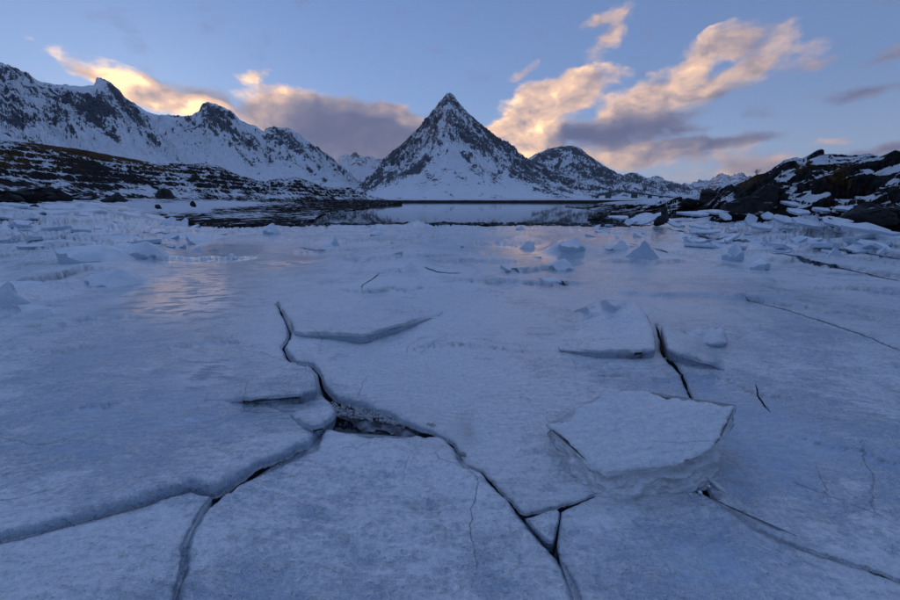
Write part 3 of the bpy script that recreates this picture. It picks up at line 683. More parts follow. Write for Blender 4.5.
def ledges(u, v, r, foot=False):
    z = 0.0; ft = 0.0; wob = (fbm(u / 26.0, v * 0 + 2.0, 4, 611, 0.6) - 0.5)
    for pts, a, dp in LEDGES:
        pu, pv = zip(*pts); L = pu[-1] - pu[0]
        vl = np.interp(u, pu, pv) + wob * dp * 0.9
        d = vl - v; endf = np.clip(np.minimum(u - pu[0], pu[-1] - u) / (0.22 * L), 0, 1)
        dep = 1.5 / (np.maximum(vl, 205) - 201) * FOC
        ft = ft + np.exp(-((d + 0.25) / (0.55 + 0.10 * a)) ** 2) * np.clip(endf * 1.5, 0, 1) * (0.25 + 0.9 * sst(fbm(u / 7.0, v * 0 + pu[0], 3, 617), 0.35, 0.6))  # shade line painted into the colour along each ledge foot
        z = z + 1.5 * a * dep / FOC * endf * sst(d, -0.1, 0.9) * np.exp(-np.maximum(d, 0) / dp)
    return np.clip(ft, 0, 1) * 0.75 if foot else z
def gaps(X, Y, u):
    r = np.hypot(X, Y); wx = fbm(X / 2, Y / 2, 3, 351) - 0.5
    f1, f2, idh, dx, dy = cells((X + wx * 1.6) / 3.4, (Y + wx * 1.2) / 3.0, 361)
    g1 = np.exp(-((f2 - f1) / 0.035) ** 2) * (idh > 0.3) * sst(r, 6, 12) * 0.6
    f1, f2, idh, dx, dy = cells((X - wx) / 4.6, Y / 0.85, 371)
    side = sst(u, 340, 140) + sst(u, 620, 740)
    br = sst(fbm(X / 2.6, Y / 2.6, 4, 391) + 0.08 * side, 0.5, 0.62)
    return np.clip(g1 + np.exp(-((f2 - f1) / 0.14) ** 2) * sst(np.abs(dy), 0.22, 0.42) * (0.35 * sst(r, 5, 9) + 0.65 * sst(r, 12, 20)) * br * (0.35 + 0.8 * side), 0, 1)
def frost_sheen_of(u, v, X, Y):  # frost cover, with grazing sheen painted into the pale centre and far ice
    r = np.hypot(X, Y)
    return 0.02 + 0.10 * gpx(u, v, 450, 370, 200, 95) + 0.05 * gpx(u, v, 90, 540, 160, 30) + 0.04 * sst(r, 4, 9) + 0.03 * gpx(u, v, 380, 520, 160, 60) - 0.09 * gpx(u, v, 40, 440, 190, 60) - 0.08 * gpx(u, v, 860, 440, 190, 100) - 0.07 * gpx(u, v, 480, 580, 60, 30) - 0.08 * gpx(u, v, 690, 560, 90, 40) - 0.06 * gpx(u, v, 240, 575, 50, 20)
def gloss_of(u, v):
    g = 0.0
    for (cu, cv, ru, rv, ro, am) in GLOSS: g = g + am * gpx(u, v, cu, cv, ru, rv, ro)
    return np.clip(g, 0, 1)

rng = np.random.default_rng(7)
def frac_poly(pts, step=3.0, amp=0.9, seed=0, closed=True):
    """subdivide a pixel polyline and roughen it"""
    out_ = []; n = len(pts)
    for i in range(n if closed else n - 1):
        p, q = np.array(pts[i], float), np.array(pts[(i + 1) % n], float)
        L = np.hypot(*(q - p)); k = max(1, int(L / step)); d = (q - p) / max(L, 1e-6); nrm = np.array([-d[1], d[0]])
        for j in range(k):
            t = j / k; c = p + (q - p) * t
            w = amp * min(1, L / 12)
            o_ = (float(fbm(np.array([c[0] / 9.0]), np.array([c[1] / 9.0]), 5, seed, 0.78)[0]) - 0.5) * 3.2 * w
            out_.append(c + nrm * o_)
    if not closed: out_.append(np.array(pts[-1], float))
    return np.array(out_)
def inside(px, py, poly):
    c = np.zeros(px.shape, bool); x1, y1 = poly[:, 0], poly[:, 1]; x2, y2 = np.roll(x1, -1), np.roll(y1, -1)
    for a, b, c_, d in zip(x1, y1, x2, y2):
        if b == d: continue
        k = ((b > py) != (d > py)) & (px < (c_ - a) * (py - b) / (d - b) + a)
        c ^= k
    return c
def dist_poly(px, py, poly, closed=True):
    best = np.full(px.shape, 1e9)
    A = poly; B = np.roll(poly, -1, 0)
    if not closed: A, B = A[:-1], B[:-1]
    for (ax, ay), (bx, by) in zip(A, B):
        dx, dy = bx - ax, by - ay; L = dx * dx + dy * dy + 1e-12
        t = np.clip(((px - ax) * dx + (py - ay) * dy) / L, 0, 1)
        best = np.minimum(best, (px - ax - t * dx) ** 2 + (py - ay - t * dy) ** 2)
    return np.sqrt(best)
def roundoff(d, Rr, drop):
    q = 1 - np.clip(d / Rr, 0, 1); return drop * (1 - np.sqrt(np.clip(1 - q * q, 0, 1)))

# crack edge of the sheet, left to right (photograph pixels), with the two narrow slits
EDGE = [(-140, 582), (-80, 563), (0, 541.5), (33, 534), (67, 525), (100, 515), (133, 504.5), (167, 494.5), (190, 486.5), (203, 489.5), (213, 490.5), (222, 487), (230, 484), (250, 472), (260, 465), (283, 457), (300, 447), (312, 443), (319, 431), (322, 424), (333, 415), (337, 409), (330, 402), (322, 394), (318, 376), (312, 367.5), (300, 366), (291, 363), (286, 355), (282, 348), (288, 340), (289, 331), (283, 317), (277, 305),
        (278.2, 304), (284.6, 316), (290.8, 330.5), (290.2, 340.5), (284.2, 348), (288, 354.5), (293, 361.5), (301, 364.2), (313.5, 365.6), (320, 375), (324.8, 390), (333, 398), (345, 401.5), (362, 406), (383, 414), (402, 421), (417, 427), (432, 430), (443, 433), (453, 438), (458, 446), (459, 456), (466, 463), (482, 468), (495, 483), (509, 497), (524, 514),
        (540, 512), (557, 507), (575, 502), (590, 496.5), (620, 491), (660, 490), (700, 487), (699, 470), (696, 430), (690, 396), (681, 374), (664, 357), (659, 350), (660, 341), (656, 327), (657, 325), (661.8, 337), (665, 345), (668, 354), (683, 372.3), (692.2, 395), (699, 430), (703, 470), (708, 487),
        (718, 499), (741, 515), (768, 530), (801, 543.5), (834, 555.5), (868, 567), (900, 579.5), (1000, 620), (1064, 646)]
edge_px = frac_poly(EDGE, 2.4, 1.15, 5, closed=False)
CD = (-140.0, 1064.0, 224.0, 760.0)
def dense_crack(c, w, seed):
    c = frac_poly(c, 2.5, 0.8, seed, closed=False); n = len(c)
    d = np.gradient(c, axis=0); d /= np.maximum(np.hypot(d[:, 0], d[:, 1]), 1e-6)[:, None]
    nr = np.stack([-d[:, 1], d[:, 0]], 1); t = np.linspace(0, 1, n); ww = w * (0.25 + np.sin(np.pi * t) ** 0.5) * (0.6 + 0.8 * rng.random(n)) * 0.5
    ww[0] = ww[-1] = 0.05
    return np.concatenate([c + nr * ww[:, None], (c - nr * ww[:, None])[::-1]])
SLITS = [dense_crack([(362, 293), (363, 288), (370, 283), (380, 274)], 0.6, 1), dense_crack([(755, 383), (758, 394), (765, 404), (771, 411)], 1.0, 2),
         dense_crack([(668, 229), (693, 237), (720, 240.5), (745, 242.5), (780, 244)], 0.9, 3), dense_crack([(800, 246), (835, 253), (870, 258), (905, 262)], 0.6, 4),
         dense_crack([(300, 250), (315, 253), (326, 253)], 0.6, 5), dense_crack([(501, 267), (508, 273), (519, 274.5)], 0.8, 6), dense_crack([(537, 281), (552, 284), (568, 286)], 0.8, 7),
         dense_crack([(424, 271), (440, 274), (462, 275)], 0.6, 8), dense_crack([(770, 256), (805, 262), (850, 270), (900, 281)], 0.8, 9), dense_crack([(630, 244), (650, 252), (668, 256)], 0.8, 10),
         dense_crack([(745, 300), (790, 312), (850, 330), (905, 352)], 0.45, 12)]

rows = np.unique(np.concatenate([np.arange(224, 262, 1.0), np.arange(262, 330, 1.5), np.arange(330, 620, 2.3), np.arange(620, 761, 5.0), [760.0]]))
cols = np.arange(-140, 1064.1, 2.4); cols[-1] = 1064.0
def build_sheet():
    # dense part with cracks
    U, Vv = np.meshgrid(cols, rows, indexing='ij')
    inner = (U > cols[0]) & (U < cols[-1]) & (Vv > rows[0]) & (Vv < rows[-1])
    jit = 0.28 * inner
    sp = np.interp(Vv, [224, 262, 330, 620, 760], [1.0, 1.2, 2.2, 2.4, 5])
    Uj = U + jit * 2.2 * (rng.random(U.shape) - 0.5) * 2; Vj = Vv + jit * sp * (rng.random(U.shape) - 0.5) * 2
    gu, gv = Uj.ravel(), Vj.ravel()
    hole = np.concatenate([edge_px, [(1064, 760), (-140, 760)]])
    near_e = dist_poly(gu, gv, edge_px, closed=False)
    keep = near_e > 0.9
    ins_hole = inside(gu, gv, hole)
    keep &= ~(ins_hole & (near_e > 3))
    for s in SLITS: keep &= dist_poly(gu, gv, s) > 0.5
    gu, gv = gu[keep], gv[keep]
    # extra rows of points hugging the crack edge
    d = np.gradient(edge_px, axis=0); d /= np.maximum(np.hypot(d[:, 0], d[:, 1]), 1e-6)[:, None]; nr = np.stack([d[:, 1], -d[:, 0]], 1)
    ex = np.concatenate([edge_px + nr * k for k in (0.7, 1.6, 2.8)])
    ex = ex[~inside(ex[:, 0], ex[:, 1], hole)]; ex = ex[dist_poly(ex[:, 0], ex[:, 1], edge_px, closed=False) > 0.5]
    pts = [edge_px]; edges = [(i, i + 1) for i in range(len(edge_px) - 1)]; n0 = len(edge_px)
    for s in SLITS:
        pts.append(s); edges += [(n0 + i, n0 + (i + 1) % len(s)) for i in range(len(s))]; n0 += len(s)
    pts = np.concatenate(pts + [ex, np.stack([gu, gv], 1)])
    r = delaunay_2d_cdt([Vector(p) for p in pts.tolist()], edges, [], 0, 1e-5, False)
    P_ = np.array([tuple(q) for q in r[0]]); T = np.array([f for f in r[2] if len(f) == 3], dtype=np.int64)
    cx = P_[T].mean(1); bad = inside(cx[:, 0], cx[:, 1], hole)
    for s in SLITS:
        b0, b1 = s.min(0) - 1, s.max(0) + 1
        sel = (cx[:, 0] > b0[0]) & (cx[:, 0] < b1[0]) & (cx[:, 1] > b0[1]) & (cx[:, 1] < b1[1])
        k = np.where(sel)[0]; bad[k] |= inside(cx[k, 0], cx[k, 1], s)
    T = T[~bad]
    X, Y = unproj(P_[:, 0], P_[:, 1])
    dpx = dist_poly(P_[:, 0], P_[:, 1], edge_px, closed=False)
    ew = np.stack(unproj(edge_px[:, 0], edge_px[:, 1]), 1)
    dw = np.full(len(P_), 9.0); k = np.where(dpx < 40)[0]; dw[k] = dist_poly(X[k], Y[k], ew, closed=False)
    Z = ice_h(X, Y, P_[:, 0], P_[:, 1])
    lip = np.interp(P_[:, 0], [-140, 0, 190, 320, 345, 440, 470, 1064], [0.060, 0.06, 0.070, 0.055, 0.05, 0.035, 0.02, 0.015])
    lip = lip * (0.35 + 1.3 * fbm(X / 0.22, Y / 0.22, 3, 395))
    lipr = lip * np.interp(P_[:, 0], [-140, 320, 470, 1064], [1.0, 1.0, 1.3, 1.3])
    Z = Z + 0.02 * np.interp(P_[:, 0], [0, 300, 500], [1.2, 1.0, 0]) - roundoff(dw, lipr, lip)
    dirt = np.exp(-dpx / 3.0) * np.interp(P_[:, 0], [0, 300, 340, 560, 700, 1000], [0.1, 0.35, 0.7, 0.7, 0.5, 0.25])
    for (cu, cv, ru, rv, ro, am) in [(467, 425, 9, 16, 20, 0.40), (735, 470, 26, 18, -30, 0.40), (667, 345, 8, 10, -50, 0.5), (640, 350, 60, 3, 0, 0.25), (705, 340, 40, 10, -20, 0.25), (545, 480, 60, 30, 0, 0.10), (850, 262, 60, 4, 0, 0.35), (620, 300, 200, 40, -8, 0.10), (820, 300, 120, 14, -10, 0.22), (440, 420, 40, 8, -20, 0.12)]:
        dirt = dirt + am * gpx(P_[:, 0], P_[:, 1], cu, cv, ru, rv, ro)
    dirt = np.clip(dirt + gaps(X, Y, P_[:, 0]) + ledges(P_[:, 0], P_[:, 1], np.hypot(X, Y), True), 0, 1)  # ledges() adds the painted shade line at ledge feet, not dirt
    # skirt on boundary edges (edges used once)
    E = np.concatenate([T[:, [0, 1]], T[:, [1, 2]], T[:, [2, 0]]]); key = np.sort(E, 1); kk = key[:, 0] * 10 ** 7 + key[:, 1]
    un, inv, cnt = np.unique(kk, return_inverse=True, return_counts=True); bE = E[cnt[inv] == 1]
    m = P_[bE].mean(1); ok = (m[:, 0] > CD[0] + .5) & (m[:, 0] < CD[1] - .5) & (m[:, 1] > CD[2] + .3) & (m[:, 1] < CD[3] - .5); bE = bE[ok]
    bv = np.unique(bE); mp = -np.ones(len(P_), int); mp[bv] = np.arange(len(bv)) + len(P_)
    V = np.stack([X, Y, Z], 1); V2 = V[bv].copy(); V2[:, 2] -= 0.16
    Q = np.stack([bE[:, 1], bE[:, 0], mp[bE[:, 0]], mp[bE[:, 1]]], 1)
    gl = gloss_of(P_[:, 0], P_[:, 1])
    V = np.concatenate([V, V2]); gl = np.concatenate([gl, gl[bv]]); dirt = np.concatenate([dirt, np.full(len(bv), 0.40)])
    parts = [(V, [T[:, ::-1] if True else T, Q], gl, dirt)]
    # outer regular parts
    def patch(uu, vvv):
        U, V_ = np.meshgrid(uu, vvv, indexing='ij'); X, Y = unproj(U, V_); Z = ice_h(X, Y, U, V_)
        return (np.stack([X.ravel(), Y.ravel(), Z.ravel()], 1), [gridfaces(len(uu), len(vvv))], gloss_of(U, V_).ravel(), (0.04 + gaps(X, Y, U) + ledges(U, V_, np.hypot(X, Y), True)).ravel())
    r0_ = r_of(224.0); vtop = np.concatenate([proj(0.0, np.concatenate([np.arange(76, 46, -0.6), np.arange(46, r0_ + 0.1, -0.13)]), 0.0)[1], [224.0]])
    parts.append(patch(cols[::1], vtop))
    allr = np.concatenate([vtop[:-1], rows])
    parts.append(patch(np.concatenate([np.linspace(-900, -140, 160)]), allr))
    parts.append(patch(np.concatenate([np.linspace(1064, 1800, 160)]), allr))
    parts.append(patch(np.linspace(-900, 1800, 200), np.linspace(760, 1400, 60)))
    # behind the camera: a coarse ring grid
    th = np.linspace(math.pi / 2, 2.5 * math.pi - math.pi, 2)
    off = 0; VV = []; FF3 = []; FF4 = []; G = []; D = []
    for V, Fs, g, d_ in parts:
        for f in Fs:
            (FF3 if f.shape[1] == 3 else FF4).append(f + off)
        VV.append(V); G.append(g); D.append(d_); off += len(V)
    V = np.concatenate(VV)
    F3 = np.concatenate(FF3); F4 = np.concatenate(FF4)
    # orient up
    def up(F, V):
        a, b_, c_ = V[F[:, 0]], V[F[:, 1]], V[F[:, 2]]
        n = np.cross(b_ - a, c_ - a)[:, 2]; F = F.copy(); F[n < 0] = F[n < 0][:, ::-1]; return F
    F3 = up(F3, V)
    me = mesh_np('ice_sheet', V, [F3, F4], True, {'gloss': np.concatenate(G), 'dirt': np.concatenate(D), 'frost_sheen': frost_sheen_of(*proj(V[:, 0], V[:, 1]), V[:, 0], V[:, 1])})
    bm = bmesh.new(); bm.from_mesh(me); bmesh.ops.remove_doubles(bm, verts=bm.verts, dist=1e-5)
    bmesh.ops.recalc_face_normals(bm, faces=[f for f in bm.faces if len(f.verts) == 4 and f.normal.z < -0.2][:0])
    for f in bm.faces:
        if f.normal.z < -0.05: f.normal_flip()
    bm.to_mesh(me); bm.free()
    return tag(obj('ice_sheet', me, mat=ICE), kind='structure')
build_sheet()

def idw(u, v, ctrl, p=2.5):
    num = 0.0; den = 0.0
    for (cu, cv, z) in ctrl:
        w = 1.0 / (((u - cu) ** 2 + ((v - cv) * 1.6) ** 2) + 20) ** (p / 2); num = num + w * z; den = den + w
    return num / den
def floe(name, poly, label, zoff=0.0, ctrl=None, Rl=0.02, drop=0.02, step=2.2, thick=0.16, amp=1.15, seed=1, gl=0.0, dirt_e=0.5, rough=0.012, paintd=(), mounds=()):
    b = frac_poly(poly, 2.4, amp, seed)
    lo, hi = b.min(0), b.max(0)
    uu = np.arange(lo[0] + step / 2, hi[0], step); vv_ = np.arange(lo[1] + step / 2, hi[1], step)
    vv_ = np.concatenate([vv_[vv_ < 625], np.arange(max(625, lo[1]), hi[1], step * 2.5)])
    U, V_ = np.meshgrid(uu, vv_, indexing='ij'); U = U + (rng.random(U.shape) - .5) * step * .55; V_ = V_ + (rng.random(U.shape) - .5) * step * .55
    gu, gv = U.ravel(), V_.ravel()
    k = inside(gu, gv, b) & (dist_poly(gu, gv, b) > min(2.6, step)); gu, gv = gu[k], gv[k]
    d = np.gradient(b, axis=0); d /= np.maximum(np.hypot(d[:, 0], d[:, 1]), 1e-6)[:, None]; nr = np.stack([-d[:, 1], d[:, 0]], 1)
    ex = []
    for sgn in (1, -1):
        for kk in (0.6, 1.4):
            q = b + nr * kk * sgn; q = q[inside(q[:, 0], q[:, 1], b)]
            if len(q): q = q[dist_poly(q[:, 0], q[:, 1], b) > 0.4]; ex.append(q)
    pts = np.concatenate([b] + ex + [np.stack([gu, gv], 1)]); nb = len(b)
    r = delaunay_2d_cdt([Vector(p) for p in pts.tolist()], [], [list(range(nb))], 1, 1e-5, False)
    P_ = np.array([tuple(q) for q in r[0]]); T = np.array([f for f in r[2] if len(f) == 3], dtype=np.int64)
    pu, pv = P_[:, 0], P_[:, 1]
    off = np.full(len(P_), zoff) + (1.6 * idw(pu, pv, ctrl) if ctrl else 0)
    X, Y = unproj(pu, pv, off)
    bw = np.stack(unproj(b[:, 0], b[:, 1], zoff + (1.6 * idw(b[:, 0], b[:, 1], ctrl) if ctrl else 0)), 1)
    dw = dist_poly(X, Y, bw)
    offl = off
    Z = off + (ice_h(X, Y) if ctrl else shared(X, Y)) + rough * 0.8 * (fbm(X / 0.45 + seed, Y / 0.45, 4, 400 + seed) - 0.5) + rough * 1.6 * (fbm(X / 0.11, Y / 0.11, 4, 420 + seed, 0.6) - 0.5)
    cr_ = fbm(X / 0.05, Y / 0.035, 3, 440 + seed) - 0.5
    Z = Z + rough * 0.8 * cr_ * sst(fbm(X / 0.4, Y / 0.4, 3, 450 + seed), 0.42, 0.6)
    if ctrl and zoff < 0.001: Z = Z + 0.0
    for (cu, cv, ru, rv, ro, am) in mounds: Z = Z + am * gpx(pu, pv, cu, cv, ru, rv, ro)
    Z = Z - roundoff(dw, Rl, drop) * (np.clip(offl / 0.05, 0.05, 1) if ctrl else 1)
    di = np.exp(-dw / 0.02) * dirt_e * (np.clip(offl / 0.05, 0, 1) if ctrl else 1)
    for (cu, cv, ru, rv, ro, am) in paintd: di = di + am * gpx(pu, pv, cu, cv, ru, rv, ro)
    a, b_, c_ = P_[T[:, 0]], P_[T[:, 1]], P_[T[:, 2]]
    V = np.stack([X, Y, Z], 1)
    n = np.cross(V[T[:, 1]] - V[T[:, 0]], V[T[:, 2]] - V[T[:, 0]])[:, 2]; T[n < 0] = T[n < 0][:, ::-1]
    E = np.concatenate([T[:, [0, 1]], T[:, [1, 2]], T[:, [2, 0]]]); key = np.sort(E, 1); kk = key[:, 0] * 10 ** 7 + key[:, 1]
    un, inv, cnt = np.unique(kk, return_inverse=True, return_counts=True); bE = E[cnt[inv] == 1]
    bv = np.unique(bE); nP = len(P_)
    # side in three rings, slightly layered
    cen = V.mean(0); rings = []
    for i, f in enumerate((0.25, 0.6, 1.0)):
        w = V[bv].copy(); dirv = w[:, :2] - cen[:2]; dirv /= np.maximum(np.hypot(dirv[:, 0], dirv[:, 1]), 1e-6)[:, None]
        w[:, :2] -= dirv * (0.006 * (i + 1) + 0.010 * (rng.random(len(w)) - 0.5))[:, None]
        w[:, 2] -= thick * f; rings.append(w)
    FQ = []; prev = np.arange(nP)
    for i in range(3):
        mp = -np.ones(nP, int); mp[bv] = nP + i * len(bv) + np.arange(len(bv))
        FQ.append(np.stack([bE[:, 1], bE[:, 0], bE[:, 0], bE[:, 1]], 1) * 0 + np.stack([prev[bE[:, 1]], prev[bE[:, 0]], mp[bE[:, 0]], mp[bE[:, 1]]], 1)); prev = mp
    V = np.concatenate([V] + rings)
    g = np.concatenate([gloss_of(pu, pv) * 0.6 + gl, np.full(3 * len(bv), 0.3)]); di = np.concatenate([di, np.full(3 * len(bv), dirt_e * 0.6)])
    fr_ = frost_sheen_of(*proj(V[:, 0], V[:, 1]), V[:, 0], V[:, 1]); c0 = V.mean(0) * np.array([1, 1, 0]); V = V - c0
    o = obj(name, mesh_np(name, V, [T] + FQ, True, {'gloss': g, 'dirt': di, 'frost_sheen': fr_}), mat=ICE); o.location = tuple(c0)
    return tag(o, label, 'ice floe')

floe('ice_floe', [(-140, 587), (-80, 568), (0, 546.5), (33, 538), (67, 528.3), (100, 519), (133, 508.3), (167, 498.3), (190, 490.3), (203, 493.5), (212, 495.5), (203, 505), (196, 514), (187, 530), (181.5, 547), (180.5, 567), (175.5, 583), (172, 600), (155, 690), (145, 760), (-140, 760)],
     'snow-crusted ice floe in the bottom left corner below the long dark crack', zoff=0.0, Rl=0.02, drop=0.016, seed=2, rough=0.018, dirt_e=0.2, mounds=[(150, 510, 40, 14, 15, 0.012), (60, 560, 40, 15, 20, -0.012), (140, 545, 50, 12, 10, 0.008)])
floe('ice_floe', [(216, 497), (223, 492), (232, 488), (252, 475.5), (263, 468.5), (285, 461), (302, 453), (314, 448), (321, 436), (322.5, 426), (328, 425.5), (336, 428), (352, 432), (380, 436), (405, 436), (418, 433), (434, 433), (447, 437.5), (455, 445), (457.8, 456.5), (464.8, 464.4), (482.2, 469.3), (494.2, 483.6), (508.2, 498.2), (523, 515.2), (532, 528), (547, 544), (558, 555), (565.5, 568.5), (572.5, 584.5), (577, 602), (588, 680), (598, 760), (150, 760), (158, 690), (174.8, 601), (178, 583.5), (183.3, 567.5), (184.5, 547.5), (190, 530.5), (200.5, 513)],
     'largest foreground ice floe in the bottom centre with rounded top edge', zoff=0.015, Rl=0.06, drop=0.042, seed=3, rough=0.020, dirt_e=0.35, mounds=[(380, 450, 60, 18, -10, 0.012), (270, 550, 60, 18, 20, -0.012), (500, 560, 40, 20, -30, -0.01), (390, 530, 60, 30, 0, 0.008)], paintd=[(500, 540, 30, 20, 0, 0.12), (430, 445, 30, 8, -15, 0.2)])
floe('ice_floe', [(525, 517.5), (540, 514.5), (556, 509.5), (560, 513), (557, 528), (553.5, 542), (546, 540.5), (534, 528)],
     'small wedge of ice caught in the crack between three floes', zoff=-0.005, Rl=0.015, drop=0.012, seed=4, step=1.6, dirt_e=0.4, rough=0.012)
floe('ice_floe', [(561.5, 511.5), (575, 505), (592, 498), (620, 494), (665, 492.5), (702, 490), (717, 501.3), (740.5, 517.3), (767.5, 532.2), (800.5, 545.5), (833.5, 557.5), (867.5, 569), (900, 581.5), (1064, 648), (1064, 760), (607, 760), (598, 690), (581, 602), (576, 584), (568, 570), (560, 556), (557, 543), (560, 528)],
     'smooth blue-grey ice floe in the bottom right, in front of the ice block', zoff=0.0, Rl=0.02, drop=0.014, seed=5, rough=0.009, gl=0.15, dirt_e=0.4, paintd=[(640, 505, 50, 10, 0, 0.3)], mounds=[(650, 505, 60, 10, 0, 0.012)])
floe('ice_plate', [(202, 400), (208, 391), (216, 383), (228, 375), (250, 369.5), (285, 363.5), (308, 366), (315, 374), (317.5, 386), (317, 391), (300, 394), (262, 396), (230, 399)],
     'thick snow-streaked ice plate on the left sheet, its front edge undercut', ctrl=[(202, 400, 0.02), (260, 396, 0.065), (300, 394, 0.065), (316, 390, 0.058), (312, 368, 0.02), (225, 377, -0.012), (280, 364, -0.012), (250, 370, -0.012), (300, 365, -0.01)], Rl=0.02, drop=0.02, seed=6, gl=0.2, rough=0.016, thick=0.10)
floe('ice_plate', [(288, 412), (303, 406), (323, 402), (333, 404), (336.5, 410), (333, 415), (323, 424), (312, 426), (298, 421)],
     'small rounded ice plate ending at the rubble-filled gap', ctrl=[(288, 412, 0.025), (336, 409, 0.05), (322, 424, 0.045), (305, 405, 0.035)], Rl=0.035, drop=0.03, seed=7, step=1.6, gl=0.1, rough=0.012, thick=0.08)
floe('ice_plate', [(284, 306), (300, 303), (335, 298), (361, 293.5), (395, 295), (430, 301), (450, 308), (438, 316), (416, 319), (397, 323), (380, 330), (362, 333.5), (330, 333), (300, 333.5), (293.5, 332), (291, 320)],
     'wide flat ice plate with a raised curling front edge', ctrl=[(284, 306, 0.0), (335, 298, -0.02), (361, 294, -0.02), (410, 298, -0.02), (450, 308, -0.01), (300, 333, 0.045), (330, 333, 0.05), (365, 333, 0.08), (396, 323, 0.075), (437, 316, 0.015), (370, 312, 0.03)], Rl=0.035, drop=0.03, seed=8, rough=0.012, thick=0.08, gl=0.2, dirt_e=0.6)
floe('ice_plate', [(560, 349), (600, 350), (640, 350), (656, 348.5), (655, 338), (653, 327), (645, 313), (636, 304), (626, 300.5), (608, 300.5), (594, 303), (580, 309), (572, 314), (560, 325), (553, 338)],
     'raised ice plate with a high back ridge beside the dark hole', ctrl=[(560, 349, 0.02), (600, 350, 0.05), (656, 349, 0.06), (654, 327, 0.08), (640, 307, 0.12), (615, 301, 0.16), (590, 304, 0.08), (572, 315, 0.01), (556, 335, -0.03), (553, 343, -0.03), (564, 325, -0.02), (566, 346, -0.01), (610, 330, 0.055)], Rl=0.025, drop=0.02, amp=1.6, seed=9, rough=0.010, thick=0.12, dirt_e=0.7)
floe('ice_plate', [(661, 326), (672, 328), (681, 330.5), (690, 335), (712, 338), (728, 346), (734, 358), (737, 373), (722, 369), (706, 362.5), (690, 357), (676, 352.5), (667, 347), (665, 338)],
     'brownish tilted ice plate just right of the dark hole', ctrl=[(661, 326, 0.07), (690, 335, 0.05), (728, 346, -0.01), (735, 360, -0.015), (737, 373, -0.01), (722, 352, 0.0), (706, 362, 0.05), (676, 352, 0.06)], Rl=0.025, drop=0.02, amp=1.6, seed=10, rough=0.010, thick=0.10, paintd=[(700, 348, 30, 8, -20, 0.35)])
floe('ice_plate', [(678, 333), (688, 329), (700, 328.5), (722, 328), (726, 336), (728, 342), (712, 343), (695, 340)],
     'pale blue upturned ice plate behind the tilted brownish one', ctrl=[(678, 333, 0.03), (700, 328, 0.07), (722, 328, 0.06), (728, 342, 0.03), (700, 342, 0.03)], Rl=0.012, drop=0.012, seed=11, step=1.5, rough=0.008, thick=0.10)

# slush and rubble showing in the gaps
bm = bmesh.new()
def slush():
    n, m = 260, 120
    U, V_ = np.meshgrid(np.linspace(-200, 1120, n), np.linspace(290, 800, m), indexing='ij'); X, Y = unproj(U, V_, -0.09)
    Z = -0.10 + 0.05 * (fbm(X / 0.12, Y / 0.12, 4, 501, 0.6) - 0.5) + 0.065 * gpx(U, V_, 380, 422, 55, 14, -12)
    return mesh_np('slush', np.stack([X.ravel(), Y.ravel(), Z.ravel()], 1), [gridfaces(n, m)], True)
me = slush(); b2 = bmesh.new(); b2.from_mesh(me)
for f in b2.faces:
    if f.normal.z < 0: f.normal_flip()
b2.to_mesh(me); b2.free(); bm.free()
tag(obj('slush_under_ice', me, mat=UNDER), kind='structure')

# ------------------------------------------------------------------ slabs, shards, block
def slab_mesh(name, outline, thick, seed=0, rings=5, side=3, nz=0.02, layer=0.06, taper=0.12, n=None, attr_=True, top=None, ang=0.35):
    """outline: (n,2) local; z up; top(x,y)->z. Closed solid with broken, layered sides."""
    rs = np.random.default_rng(seed); o_ = np.array(outline, float)
    if n:
        d = np.r_[0, np.cumsum(np.hypot(*(np.roll(o_, -1, 0) - o_).T))]; oc = np.vstack([o_, o_[:1]])
        t = np.linspace(0, d[-1], n, endpoint=False); o_ = np.stack([np.interp(t, d, oc[:, 0]), np.interp(t, d, oc[:, 1])], 1)
    size = np.ptp(o_, 0).max(); c = o_.mean(0); n = len(o_)
    o_ = o_ + (rs.random(o_.shape) - 0.5) * size * 0.035
    V = []; tz = lambda x, y: (top(x, y) if top else 0 * x) + nz * size * 2.2 * (fbm(x / size * 3 + seed, y / size * 3, 4, seed) - 0.5)
    for k in range(rings):                       # from near the centre to the rim
        f = (k + 1) / rings; f = 1 - (1 - f) ** 1.3
        p = c + (o_ - c) * f; z = tz(p[:, 0], p[:, 1])
        if k == rings - 1: z = z - 0.02 * thick
        V.append(np.column_stack([p, z]))
    ztop = V[-1][:, 2]
    for k in range(1, side + 1):
        f = k / side; j = layer * size * (rs.random() - 0.5) + layer * size * 0.5 * (rs.random(n) - 0.5)
        sc = 1 - taper * f; p = c + (o_ - c) * sc; nrm = (o_ - c) / np.maximum(np.hypot(*(o_ - c).T), 1e-6)[:, None]
        p = p + nrm * np.asarray(j).reshape(-1, 1) if np.ndim(j) else p
        V.append(np.column_stack([p, ztop - thick * f * (0.92 + 0.16 * rs.random(n))]))
    nr = rings + side; A = np.concatenate(V + [np.array([[c[0], c[1], float(tz(c[:1], c[1:])[0])], [c[0], c[1], ztop.mean() - thick]])])
    i = np.arange(n); j = (i + 1) % n; F4 = []
    for k in range(nr - 1):
        F4.append(np.stack([k * n + i, (k + 1) * n + i, (k + 1) * n + j, k * n + j], 1))
    F3 = [np.stack([i, j, np.full(n, nr * n)], 1), np.stack([(nr - 1) * n + j, (nr - 1) * n + i, np.full(n, nr * n + 1)], 1)]
    me = mesh_np(name, A, F3 + F4, False, {'gloss': np.full(len(A), 0.25), 'dirt': np.full(len(A), 0.0)})
    bm = bmesh.new(); bm.from_mesh(me); bmesh.ops.recalc_face_normals(bm, faces=bm.faces)
    for e_ in bm.edges:
        if len(e_.link_faces) == 2 and e_.calc_face_angle(0) > ang: e_.smooth = False
    for f in bm.faces: f.smooth = True
    bm.to_mesh(me); bm.free()
    return me
